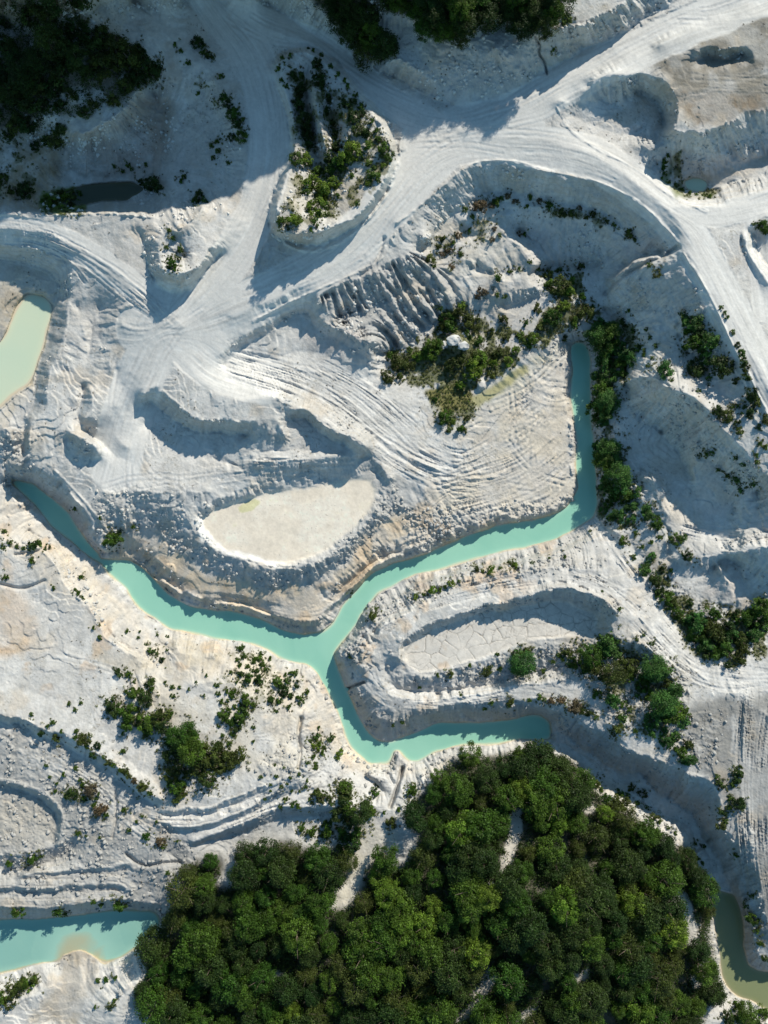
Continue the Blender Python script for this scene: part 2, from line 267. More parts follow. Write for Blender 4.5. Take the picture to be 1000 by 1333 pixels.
# northwest hollow
L_(16.2, "170,0,17 215,30,17 235,70,16 262,80,16 285,110,15.8 305,150,15.6 318,185,15.3 322,215,15.2 318,240"); L_(8.4, "200,120,12 210,160,10 212,200,8.4 206,235,7.8"); L_(8.4, "258,170,12.5 250,205,10.6 235,230,9.4 255,255,11"); L_(13.6, "270,130 292,180,13 295,220,12.6"); L_(14, "235,110 225,150,12 215,185,10")
L_(17, "-60,140 0,140,15 40,150 70,160,15 85,168 110,172,16.5 130,160,17 150,150 175,125 185,110,17"); L_(7.8, "75,235 85,215,8.6 110,232,7.4 150,232,7.3 200,234,7.6"); L_(12, "0,190 40,185 68,200,11 60,240,8.4 20,262,9"); L_(20, "0,20 40,60 100,90,19 160,60,18.4 130,10,20"); L_(9.6, "0,262,11 60,272,10 90,272,8.6 130,268,8 175,262,8 205,255,9.4")
L_(14, "215,262,12 240,268,12.4 270,262,13.6")
# northern cliffs
L_(22, "400,0,20 432,14,20 449,40,18.4 466,56,18 500,68,18 541,24,21 561,44 588,50 612,57 629,38 646,28 680,42 701,50,22 712,38 745,33 779,20,22 813,4,21.6 850,-30,21.6"); L_(17.6, "640,112,16.6 642,90,19 646,60,22"); L_(24, "480,0 560,0 640,0 700,-10"); L_(21, "500,84,18 520,75,20 545,90,19.4 560,105,18")
# northeast quarry
L_(20, "760,118,17 779,102,18.4 806,94,19 857,98 868,112 882,136 882,156,19.6 872,170,19 892,174 918,171 949,158 976,144 1000,137 1060,130"); L_(13, "793,136,14.4 810,145 827,160 850,173 866,160,12.8 855,130,13 830,118,13.4"); L_(14.4, "745,150,15 780,165,14.4 820,180,14 840,165,13.2"); L_(15, "770,185 800,192,14.8 820,198"); L_(15.6, "724,134,16.6 735,128,17 745,140,15.6"); L_(16.8, "752,112 770,110")
L_(10.9, "878,215,12 895,228 925,224 959,216 1000,202 1060,195"); L_(11.2, "870,225,12 885,248,11.4 912,254 935,245,11.2 960,232,12 1000,228,13"); L_(15.8, "823,207,15 835,225,15 850,238 878,258 898,268 925,268 949,261 1000,247,15.4"); L_(13.6, "838,190,15.6 862,188,16 868,205,14 850,220,13")
L_(20, "890,120,19.6 930,110 980,115 1060,100"); L_(19.4, "900,60 940,52,20.4 980,60,20 985,80"); L_(18.0, "908,80 925,74 945,80 968,70"); L_(19.4, "900,92 920,96 945,90 960,93 978,82"); L_(20.3, "903,66 925,60 950,64 975,56"); L_(19.2, "860,60 900,40 1000,20,20")
L_(16.8, "968,308 972,330 990,352 1002,370"); L_(13.8, "980,305 986,330 1000,345 1020,350"); L_(16, "975,295 1000,280")
# far margins
L_(19, "1190,-300 1190,200,17 1190,600,15 1190,1000,11 1190,1450,7"); L_(6, "-190,1450 500,1450 1190,1450"); L_(14, "-190,-100,24 -190,200 -190,400,9 -190,600,7")
# wooded height north of the frame that shades the roads
SHB = [(-120, 290), (-60, 280), (0, 270), (60, 270), (130, 262), (210, 256), (260, 262), (300, 248), (330, 232), (360, 222), (400, 208), (440, 192), (480, 180), (520, 176), (550, 156), (578, 143)]
RIDGE = []
for (u_, v_) in SHB:
    zb = 15.0 * ZS; X, Y = unproj(u_, v_, zb); d_ = 52.0
    C3 = (X + SDX * d_, Y + SDY * d_, zb + d_ * tan(SUN_EL)); a, b = proj(*C3)
    RIDGE.append((a, b, C3[2] / ZS))
LINES.append(RIDGE)
e = RIDGE[-1]
LINES.append([(e[0], e[1], e[2]), (e[0] + 22, e[1] + 6, 40), (e[0] + 60, e[1] + 14, 30), (e[0] + 140, e[1], 26)])
L_(25, "560,-30 620,-40 700,-50"); L_(22, "760,-80,24 900,-120,22 1100,-200,20")

# ------------------------------------------------------------------ interpolate the survey (multigrid membrane)
def solve():
    S = np.zeros((Hh, W)); N = np.zeros((Hh, W))
    for P in LINES:
        for (x1, y1, z1), (x2, y2, z2) in zip(P[:-1], P[1:]):
            n = max(1, int(math.hypot(x2 - x1, y2 - y1) * 1.5)); t = np.arange(n + 1) / n
            xi = np.round(x1 + (x2 - x1) * t - U0).astype(int); yi = np.round(y1 + (y2 - y1) * t - V0).astype(int)
            ok = (xi >= 0) & (xi < W) & (yi >= 0) & (yi < Hh)
            np.add.at(S, (yi[ok], xi[ok]), (z1 + (z2 - z1) * t)[ok]); np.add.at(N, (yi[ok], xi[ok]), 1)
    Z = None
    for f in (64, 32, 16, 8, 4, 2, 1):
        h = -(-Hh // f); w = -(-W // f)
        ps = np.zeros((h * f, w * f)); pn = np.zeros((h * f, w * f)); ps[:Hh, :W] = S; pn[:Hh, :W] = N
        s = ps.reshape(h, f, w, f).sum((1, 3)); n = pn.reshape(h, f, w, f).sum((1, 3))
        K = n > 0; val = np.where(K, s / np.maximum(n, 1), 0).astype(np.float32)
        if Z is None: Z = np.full((h, w), val[K].mean(), np.float32)
        else:
            Z = np.repeat(np.repeat(Z, 2, 0), 2, 1)[:h, :w]
        Z[K] = val[K]
        for it in range(120 if f > 4 else (70 if f > 1 else 45)):
            p = np.pad(Z, 1, mode='edge')
            Z = (p[:-2, 1:-1] + p[2:, 1:-1] + p[1:-1, :-2] + p[1:-1, 2:]) * .25
            Z[K] = val[K]
    return Z
Z = solve() * ZS

# natural wobble of every edge
wx = fbm(26, 1, 4) * 2.6 + noise(4, 77) * .7; wy = fbm(26, 2, 4) * 2.6 + noise(4, 78) * .7
Z = sample(Z, UU + wx, VV + wy).astype(np.float32)
def wmask(s, soft=3.0, amp=1.0):
    m = polymask(s); m = blur(m, soft)
    return sample(m, UU + wx * amp, VV + wy * amp).astype(np.float32)
Z = blur(Z, 1)

# ------------------------------------------------------------------ roads and tracks
ROADS = [("255,-40 290,20 330,70 350,130 355,190 345,250 322,305 285,360 240,410", 27), ("300,10 350,36 400,50 445,84 510,135 570,165", 20),
         ("600,172 550,215 510,262 460,318 400,358 330,396 250,425", 31), ("590,165 650,155 720,120 800,80 880,40 1010,-10", 26),
         ("600,175 660,188 720,192 780,208 835,245 880,285 920,345 960,425 1010,520", 27), ("860,270 920,282 1010,262", 17), ("560,180 620,180 680,178", 34),
         ("-30,296 40,300 100,322 160,360 215,410", 18), ("180,430 240,440 280,480 340,495", 30), ("215,400 200,450 180,500 160,560 150,610", 32), ("990,300 1000,400", 20)]
ROADM = np.zeros((Hh, W), np.float32)
FX = np.zeros((Hh, W), np.float32); FY = np.zeros((Hh, W), np.float32); AMP = np.zeros((Hh, W), np.float32)
def addtrack(s, w, amp, road=False):
    global ROADM
    P = smoothline(line(0, s), 2); D, tx, ty = segdist(P, w * 1.7)
    k = np.exp(-(D / (w * .8)) ** 2) * (D < w * 1.7)
    FX[:] += k * (tx * tx - ty * ty); FY[:] += k * 2 * tx * ty
    AMP[:] = np.maximum(AMP, amp * sstep(w * 1.35, w * .45, D))
    if road: ROADM = np.maximum(ROADM, sstep(w * 1.12, w * .95, D + wx))
for s, w in ROADS: addtrack(s, w, .07, True)
TRACKS = [("320,478 400,505 450,535 500,580 560,615 620,622 680,600 720,560 738,500", 26, .36), ("420,480 470,505 520,545 560,585 600,600 650,590", 14, .35), ("560,650 620,600 650,560 700,500 735,470", 12, .45), ("600,660 680,640 735,600", 14, .35),
          ("465,860 480,830 520,792 600,767 700,750 770,755 830,805 880,860 930,890 1010,885", 15, .42), ("470,880 500,915 560,922 650,908 740,905 800,930", 13, .35), ("500,878 525,898 580,892 660,878 730,868", 9, .3),
          ("800,712 840,765 880,825 930,868 1000,880", 10, .4), ("975,905 968,1000 970,1080 985,1190", 14, .5), ("1005,905 992,1000 990,1100 1005,1200", 14, .5),
          ("150,745 200,765 260,785 330,790 400,806 440,785 480,742 530,715 600,690 700,655", 15, .22), ("-20,300 40,304 100,330 150,365 200,400", 16, .3), ("0,318 50,318 90,335 110,365", 6, .25),
          ("-20,955 60,985 120,1020 180,1070", 22, .2), ("-20,1140 80,1138 160,1134", 12, .25), ("-20,1165 80,1165 170,1160", 9, .25), ("200,1065 270,1067 330,1050 420,1005", 14, .3), ("260,1085 330,1055 430,1030 470,1035", 12, .3),
          ("180,640 260,625 330,615 420,600", 12, .15), ("900,690 940,700 1000,690", 14, .4), ("330,600 400,605 460,595", 7, .3), ("350,625 420,618", 5, .25), ("920,105 990,108", 14, .15), ("900,20 1000,35", 12, .1)]
for s, w, a in TRACKS: addtrack(s, w, a)
def lic(Nz, th, n, step=1.0):
    out = Nz.copy(); ct = np.cos(th); st_ = np.sin(th)
    for sg in (1, -1):
        x = (UU - U0).copy(); y = (VV - V0).copy(); px = sg * ct; py = sg * st_
        for k in range(n):
            x += px * step; y += py * step
            xi = np.clip(x, 0, W - 1).astype(np.int32); yi = np.clip(y, 0, Hh - 1).astype(np.int32)
            cx = ct[yi, xi]; cy = st_[yi, xi]; d = np.sign(cx * px + cy * py); d[d == 0] = 1
            px = cx * d; py = cy * d
            out += Nz[yi, xi]
    return out / math.sqrt(2 * n + 1)
th_track = np.arctan2(FY, FX) * .5
LT = lic(noise(2.0, 401) + .45 * noise(4.5, 402), th_track, 26, 1.3)
LTf = lic(rng.standard_normal((Hh, W)).astype(np.float32), th_track, 18, 1.2)

gy, gx = np.gradient(blur(Z, 3)); slope = np.hypot(gx, gy) / .2
gy2, gx2 = np.gradient(blur(Z, 7)); th_slope = np.arctan2(gy2, gx2)
SL = lic(.75 * noise(3.0, 501) + .6 * noise(5, 502) + .8 * noise(11, 503), th_slope, 14, 1.2) * (.55 + .6 * np.clip(fbm(45, 504, 3) + .5, 0, 1.4))
SLf = lic(rng.standard_normal((Hh, W)).astype(np.float32), th_slope, 9, 1.1)

# ------------------------------------------------------------------ zones
D1 = wmask("258,672 275,665 310,650 360,640 420,632 465,623 480,622 489,636 487,658 467,681 450,695 430,712 400,728 375,735 340,730 310,720 285,708 268,692", 3)
D2 = wmask("525,858 528,844 545,827 580,811 630,796 680,786 716,780 742,784 768,792 784,804 779,817 757,827 721,829 680,836 640,852 619,860 582,871 548,875 531,866", 2)
CREVICE = None
WM = {}
for nm, s, lv, dp in WATERS:
    WM[nm] = (wmask(s, 4, .5), lv * ZS, dp)
wall = np.zeros((Hh, W), np.float32)
for m, lv, dp in WM.values(): wall = np.maximum(wall, m)
FOREST = "587,988 640,983 700,978 752,990 772,1017 779,1030 796,1047 816,1061 830,1064 850,1081 864,1098 898,1105 912,1129 925,1156 929,1183 922,1214 930,1245 938,1282 942,1296 922,1309 912,1340 912,1400 200,1400 204,1333 197,1316 173,1309 177,1292 194,1272 187,1245 190,1228 211,1214 218,1186 238,1166 238,1136 255,1122 292,1115 289,1136 279,1149 296,1160 316,1143 306,1109 326,1102 347,1105 364,1095 391,1105 442,1105 459,1122 452,1143 429,1160 429,1183 449,1183 466,1163 480,1130 493,1115 507,1112 514,1136 534,1122 545,1090 531,1068 544,1034 568,1017"
FM = wmask(FOREST, 6)
CM = np.zeros((Hh, W), np.float32)
for s_ in ("521,1098 535,1094 541,1112 528,1116", "664,1050 682,1052 680,1085 672,1105 660,1140 650,1140 655,1115 665,1085", "869,1150 895,1163 904,1190 912,1228 900,1230 888,1195", "857,1192 868,1193 864,1202 857,1200", "640,1255 650,1275 620,1310 604,1335 592,1335 612,1300 628,1275", "900,1268 912,1272 910,1290 902,1285",
           "676,1322 700,1302 700,1312 685,1333 674,1333", "753,1047 770,1043 783,1055 765,1060", "354,1262 374,1262 372,1272 356,1274", "742,1270 768,1258 765,1272 748,1280"):
    CM = np.maximum(CM, wmask(s_, 2, 1.6))
TOPWOOD = "380,-60 400,-5 432,20 449,48 466,63 500,78 522,64 492,46 493,14 534,18 548,31 575,50 602,47 619,22 646,22 680,36 707,36 724,20 740,-60"
NWWOOD = "-60,-60 -60,175 20,180 50,170 70,150 100,150 150,140 175,118 205,100 200,80 160,50 120,35 110,0 110,-60"
TM = wmask(TOPWOOD, 4); NM = wmask(NWWOOD, 6)
GREEN = [("495,462 540,452 560,440 580,405 610,405 650,425 690,425 715,400 735,360 760,350 770,400 745,425 700,450 660,480 630,500 610,555 595,555 590,520 560,500 500,498", .8), ("365,90 400,72 430,90 480,150 508,185 505,235 460,275 410,300 365,300 385,210 375,140", .5),
         ("770,400 820,420 835,480 805,500 790,660 850,680 800,690 775,680 777,560", .7), ("785,825 830,850 880,880 895,960 840,960 790,900 760,880", .55), ("845,715 880,760 940,800 1000,780 1000,860 960,870 900,850 860,790", .7),
         ("140,900 240,900 320,950 330,1000 250,1040 210,1040 215,970 150,940", .25), ("300,840 345,850 400,890 395,920 330,930 290,930 280,880", .3), ("880,405 960,440 960,490 870,490", .35), ("880,180 870,250 925,262 935,250 900,240 890,200", .7), ("55,245 112,245 112,275 55,282", .9), ("555,505 600,500 620,520 595,535 560,530", .9), ("640,250 810,285 800,300 640,268", .5), ("550,330 640,260 650,300 600,345", .4), ("-60,180 50,180 60,230 20,270 -60,270", .5), ("240,80 300,130 325,190 315,200 295,160 250,100", .35)]
GM = np.zeros((Hh, W), np.float32)
for s, a in GREEN: GM = np.maximum(GM, a * wmask(s, 7, 2))
GN = sstep(-.1, .5, fbm(14, 61, 4) + (GM - .5) * 1.2) * (GM > .03)
RUB = np.zeros((Hh, W), np.float32)
for s, a in (("120,650 165,636 205,645 240,655 265,690 300,718 370,740 420,722 470,690 490,640 512,625 525,660 500,690 440,740 370,768 300,755 235,722 200,695 130,700", .5), ("440,850 470,800 530,765 660,725 790,720 790,735 650,750 540,785 500,810 470,870", .8),
             ("500,868 530,880 600,872 700,845 780,830 860,840 900,900 880,960 800,940 760,885 640,888 530,902", .7), ("520,660 620,655 742,650 748,662 680,678 600,700 540,725", .8), ("600,30 760,30 700,105 560,125", .3), ("850,930 950,930 930,1000 880,985", .4), ("0,600 30,560 50,620 20,640", .7),
             ("490,350 600,400 570,440 500,470 430,420", .5), ("0,930 180,1030 260,1110 230,1180 0,1180", .35), ("850,730 900,770 1000,830 950,870 900,850", .5), ("0,560 40,560 40,610 0,650", .6), ("380,940 440,960 460,1010 400,1030 340,1000", .5)):
    RUB = np.maximum(RUB, a * wmask(s, 6, 2))

# ------------------------------------------------------------------ relief detail
flat_ = np.maximum(D1, D2); flat = np.maximum(D1, D2); flat = np.maximum(flat, sstep(.3, .7, wall))
sm = sstep(.25, .9, slope)
nf = 1 - flat
FLU = wmask("412,385 470,350 540,325 600,330 590,400 555,440 495,465 470,445 430,425", 8)
AMPH = wmask("517,285 600,215 670,205 780,232 860,280 890,320 780,345 700,340 600,300 540,340", 10)
NOFL = np.maximum(wmask('-60,320 90,320 110,400 100,500 70,560 50,610 0,620 -60,600', 6), wmask('100,385 150,385 150,620 80,620 90,500', 6)); NOFL = np.maximum(NOFL, .7 * wmask('275,435 360,400 400,388 490,465 475,490 300,482', 6)); NOFL = np.maximum(NOFL, wmask('-60,940 60,950 220,1050 470,1000 470,1070 240,1110 230,1180 -60,1180', 8))
Z += nf * (sm * ((.26 + .5 * FLU) * SL + .08 * SLf) * (1 - .45 * ROADM) * (1 - .55 * sstep(1.3, 2.4, slope)) * (1 - .4 * AMPH) * (1 - .85 * NOFL))
patch = np.clip(.55 + .8 * fbm(34, 19, 3), .12, 1.2)
Z += nf * AMP * patch * (.46 * LT + .22 * LTf * (AMP > .2) + .05 * LTf)
rough = fbm(40, 9, 5, .45)
Z += nf * (1 - ROADM) * (1 - .6 * (AMP > .2)) * (.22 * rough)
ridged = 1 - np.abs(fbm(11, 12, 4, .6)) * 2
Z += nf * RUB * (.45 * ridged + .22 * fbm(5, 13, 3, .7))
Z += nf * (1 - ROADM) * sm * .12 * fbm(7, 14, 4, .6)
FLW = lic(noise(5.5, 603) + .4 * noise(3, 604), th_slope, 20, 1.3); Z += nf * FLU * .62 * FLW * (1 - ROADM) * sstep(.2, .6, slope)
GUL = lic(1 - np.abs(fbm(13, 601, 4, .6)) * 2.2, th_slope, 7, 1.2) / 3
Z += nf * (1 - ROADM) * (1 - FM) * .34 * GUL * sstep(.04, .3, slope) * sstep(-.2, .3, fbm(70, 602, 3) + .15)
Z += nf * (1 - .8 * ROADM) * .03 * fbm(3, 15, 2, .9)
# broken little ledges that follow the contours
tz = Z + .25 * fbm(30, 17, 3); fr = tz / .85; st = fr - np.floor(fr)
ledge = (sstep(.0, .22, st) - st) * .85
LZONE = np.zeros((Hh, W), np.float32)
for s_, a_ in (("150,735 200,700 280,750 370,768 440,745 520,665 560,690 500,735 430,815 300,790 200,755", .4), ("440,850 475,800 540,760 700,725 800,730 900,850 880,880 800,800 700,765 540,810 510,860 530,905 700,895 800,930 780,950 690,925 560,930 500,945", .7),
              ("-60,930 60,950 200,1045 420,1000 470,1040 400,1050 250,1100 220,1180 -60,1185", .6), ("270,560 460,590 500,610 260,665", .4), ("900,670 1010,640 1010,700 900,720", .6), ("0,315 90,330 80,400 0,400", .5)):
    LZONE = np.maximum(LZONE, a_ * wmask(s_, 8, 2))
LZ = LZONE * sstep(-.4, .2, fbm(60, 18, 2)) * nf * (1 - ROADM) * sstep(.05, .15, slope) * sstep(1.6, .9, slope)
Z += .65 * ledge * LZ * (1 - NM) * (1 - FM)
for nm, (m, lv, dp) in WM.items():
    inn = sstep(.45, 1.0, blur(m, 7 if nm in ('channel', 'canyon') else (13 if nm in ('west', 'southwest') else 4)))
    Z = np.where(m > .5, np.minimum(Z, lv + .05) - dp * inn, Z)
    near = (m <= .5) & (m > .12); Z = np.where(near, np.maximum(Z, lv + .10 + (.5 - m) * .9), Z)
# fresh slump edges: thin sharp steps wandering over the loose ground
for sd_, sc_, k_, h_ in ((801, 120, 5, .26), (802, 60, 3.2, .14)):
    q = fbm(sc_, sd_, 5, .42) * k_ + Z * .35; fr = q - np.floor(q)
    pm = sstep(-.05, .35, fbm(55, sd_ + 9, 3)) * (1 - ROADM) * nf * (1 - FM) * (1 - .8 * (AMP > .2)) * (1 - .8 * sstep(.35, .6, blur(slope, 4))) * sstep(.45, .2, wall)
    Z += h_ * (sstep(0, .05, fr) - fr) * pm
# sediment fan under the southwest pond
fan = np.hypot(UU - 103 + wx, (VV - 1243 + wy) * .95)
Z = np.where((fan < 62) & (wall > .5), np.maximum(Z, -.12 - 1.6 * sstep(20, 60, fan)), Z)
# mud cracks of the dry pond
cr = np.random.default_rng(5); cp = []
while len(cp) < 95:
    a = cr.uniform(520, 795); b = cr.uniform(775, 880)
    if all(math.hypot(a - c, b - d) > cr.uniform(5, 15) for c, d in cp): cp.append((a, b))
    elif cr.random() < .02: cp.append((a, b))
a0, a1, b0, b1 = 515 - U0, 800 - U0, 770 - V0, 885 - V0
cp2 = [(cr.uniform(518, 797), cr.uniform(773, 882)) for _ in range(330)]
X = UU[b0:b1, a0:a1] + wx[b0:b1, a0:a1] * .9; Y = VV[b0:b1, a0:a1] + wy[b0:b1, a0:a1] * .9
dd = np.sort(np.stack([np.hypot(X - c, Y - d) for c, d in cp]), 0); CR = np.zeros((Hh, W), np.float32)
d2 = [np.full(X.shape, 1e9), np.full(X.shape, 1e9)]
for c, d in cp2:
    q = np.hypot(X - c, Y - d); d2[1] = np.minimum(d2[1], np.maximum(d2[0], q)); d2[0] = np.minimum(d2[0], q)
CR[b0:b1, a0:a1] = np.maximum(sstep(1.2, .2, dd[1] - dd[0]) * (.6 + .5 * noise(9, 92)[b0:b1, a0:a1]), sstep(.8, .1, d2[1] - d2[0]) * np.clip(.1 + .6 * noise(22, 93)[b0:b1, a0:a1], 0, .6)); CR *= sstep(.5, .8, D2)
Z -= .15 * CR
Z += D1 * .05 * fbm(20, 33, 4) + D2 * .05 * fbm(16, 34, 3)
# gullies cut deep
def gully(s, w, d):
    global Z
    P = smoothline(line(0, s), 2); D, _, _ = segdist(P, w * 3)
    Z -= d * np.exp(-(np.hypot(D, 0) / w) ** 2) * (D < w * 3)
gully("438,843 448,893 470,893", 0.01, 0)
for s, w, d in (("452,897 462,892 474,888", 1.8, 2.6), ("524,1000 520,1015 514,1035 508,1050", 2.4, 2.4), ("505,1008 512,1020", 3, 1.2), ("697,48 703,60 701,70 709,80 712,96", 1.5, 1.3), ("882,321 866,333 845,340 825,350 800,366 788,382", 3, 1.6), ("392,935 388,955 392,985 388,1000", 2.5, 1.4),
                ("20,722 48,718 62,712", 2, .8), ("150,1030 152,1060 146,1090", 2, .7), ("165,1112 185,1128 210,1124 235,1122", 2.2, 1.0), ("0,760 30,768 58,756", 2.2, .9), ("870,690 872,720", 3, .7), ("500,310 492,340 470,360", 2.5, .7)):
    gully(s, w, d)
# low windrows along the road edges
for s, h in (("517,290 548,268 582,237 612,212 646,208 670,210 704,221 745,229 779,236 813,252 837,267 857,287 876,308", .5), ("330,418 380,392 439,366 500,340 517,300", .5), ("890,330 915,368 936,408 952,446 970,478 1000,540", .6), ("355,290 372,322 420,330 480,290 515,235 522,180", .6),
             ("725,140 740,170 780,195 830,220 870,255 920,275", .35), ("300,470 330,480 400,505 450,532 520,590 600,625 660,620 720,570", .5), ("830,800 870,850 920,885", .4), ("60,602 100,640 140,690", .4)):
    P = smoothline(line(0, s), 2); D, _, _ = segdist(P, 10)
    Z += h * np.exp(-((D + wx * .6) / 1.8) ** 2) * (.6 + .5 * noise(7, 91))
# single wheel tracks wandering along the traffic directions
TYR = np.zeros((Hh, W), np.float32); TYD = np.zeros((Hh, W), np.float32)
def splat(A, P, v=1.0):
    xi = (P[:, 0] - U0).astype(int); yi = (P[:, 1] - V0).astype(int); ok = (xi > 1) & (xi < W - 2) & (yi > 1) & (yi < Hh - 2)
    A[yi[ok], xi[ok]] = v
def tyre(P, gap=7.0):
    P = np.array(smoothline([tuple(p) for p in P], 2))[:, :2]; Q = []
    for a, b in zip(P[:-1], P[1:]):
        n = max(2, int(np.hypot(*(b - a)) * 2.5)); Q.append(a + (b - a) * (np.arange(n) / n)[:, None])
    Q = np.concatenate(Q); T = np.gradient(Q, axis=0); T /= np.linalg.norm(T, axis=1)[:, None] + 1e-6; Nn = np.stack([-T[:, 1], T[:, 0]], 1)
    for sg in (-.5, .5):
        splat(TYR, Q + Nn * gap * sg); splat(TYD, Q + Nn * (gap * sg + 1.6)); splat(TYD, Q + Nn * (gap * sg - 1.6))
for t_ in ("655,553 694,534 721,500 728,470", "650,572 705,543 726,510 733,470", "600,596 640,577 672,551 700,500", "610,606 650,590 690,565 716,530 726,490", "655,665 694,656 728,636 744,612", "640,640 665,600 684,560 690,520 684,490", "560,600 610,610 650,600 700,570 738,520", "640,520 680,505 715,480 735,455", "600,560 640,540 690,520 735,490", "640,530 660,580 700,620 735,630", "690,480 700,530 690,590 700,640", "665,500 670,560 650,620 670,665", "610,640 650,630 700,640 740,600", "590,655 640,650 690,620 730,570", "520,600 590,640 650,640 720,600 740,560",
           "90,640 140,560 150,470 190,410", "170,640 165,560 200,480 240,430", "120,640 180,620 260,625 340,608", "200,500 180,560 190,620 250,635", "470,900 560,915 680,895 780,925", "480,885 520,905 600,900 720,885", "60,310 110,330 170,375 230,420", "30,305 90,315 150,350 210,400", "960,880 900,870 850,820 800,770 700,752 600,765",
           "985,890 972,980 975,1080 992,1200", "0,980 80,1000 150,1050 200,1090", "0,830 40,850 100,860 170,880", "20,700 60,760 50,830 20,880", "870,700 920,690 1000,695", "900,100 960,105 1000,90", "880,30 940,30 1000,20", "690,240 720,215"):
    tyre([(float(a), float(b), 0) for a, b in (q.split(',') for q in t_.split())])
tr = np.random.default_rng(77); ctk, stk = np.cos(th_track), np.sin(th_track)
for k in range(260):
    u = tr.uniform(0, 1000); v = tr.uniform(0, 1250); xi = int(u - U0); yi = int(v - V0)
    if AMP[yi, xi] < .05 or wall[yi, xi] > .1 or flat_[yi, xi] > .2: continue
    hd = tr.choice([-1, 1]); px = ctk[yi, xi] * hd; py = stk[yi, xi] * hd; bend = tr.normal() * .004; P = []; dev = tr.normal() * .10
    for q in range(int(tr.uniform(20, 60))):
        P.append((u, v, 0)); xi = int(np.clip(u - U0, 0, W - 1)); yi = int(np.clip(v - V0, 0, Hh - 1))
        if AMP[yi, xi] < .03: break
        cx, cy = ctk[yi, xi], stk[yi, xi]; d = 1 if cx * px + cy * py > 0 else -1; a = math.atan2(cy * d, cx * d) + dev + bend * q; px, py = cos(a), sin(a); u += px * 5; v += py * 5
    if len(P) > 6: tyre(P, tr.uniform(5.5, 8))
TYR = sample(blur(TYR, 1), UU + wx * .4, VV + wy * .4).astype(np.float32) * 2.2; TYD = sample(blur(TYD, 1), UU + wx * .4, VV + wy * .4).astype(np.float32) * 2.2
tyn = np.clip(.6 + noise(25, 95), .1, 1)
TZ = 1 + 1.8 * wmask('560,600 700,470 745,455 745,640 640,680 560,640', 12); Z -= nf * .15 * TYR * tyn * TZ; Z += nf * .09 * TYD * tyn * TZ
# isolated boulder-like outcrops of the valley floor
for a, b, r, h in ((595, 446, 16, 1.0), (628, 500, 9, 1.0), (575, 500, 6, .9)):
    d = np.hypot(UU - a + wx, VV - b + wy); Z += h * sstep(r, r * .35, d)

# ------------------------------------------------------------------ ground colours (material differences, plus some painted vignette darkening at right)
def C(*a): return np.array(a, np.float32)
CHALK = C(.62, .605, .575); chalk2 = C(.52, .505, .48); GREY = C(.35, .345, .335); TAN = C(.54, .44, .32); OCHRE = C(.56, .37, .20); DIRT = C(.20, .165, .12)
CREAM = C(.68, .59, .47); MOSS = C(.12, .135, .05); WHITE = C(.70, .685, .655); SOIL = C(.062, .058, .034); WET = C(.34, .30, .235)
K = np.ones((Hh, W, 3), np.float32) * CHALK
def mix(col, m):
    global K
    m = np.clip(m, 0, 1)[..., None]; K = K * (1 - m) + col * m
n1 = fbm(90, 21, 5); n2 = fbm(30, 22, 5, .6); n3 = fbm(8, 23, 3, .7)
mix(chalk2, sstep(-.3, .6, n1) * .8); mix(GREY, sstep(.1, .8, n2) * .35); mix(WHITE, sstep(.15, .7, -n2) * .4)
mix(GREY, RUB * (.35 + .5 * sstep(-.2, .5, n3)))
gyd, gxd = np.gradient(Z); sl2 = np.hypot(gxd, gyd) / .2
mix(GREY * .95, sstep(.9, 2.2, sl2) * .45)
mix(C(.47, .46, .44), sstep(.5, 2.2, LT + .4 * LTf) * .6 * (AMP > .05)); mix(WHITE, sstep(.3, 1.6, -LT - .3 * LTf) * .6 * (AMP > .05))
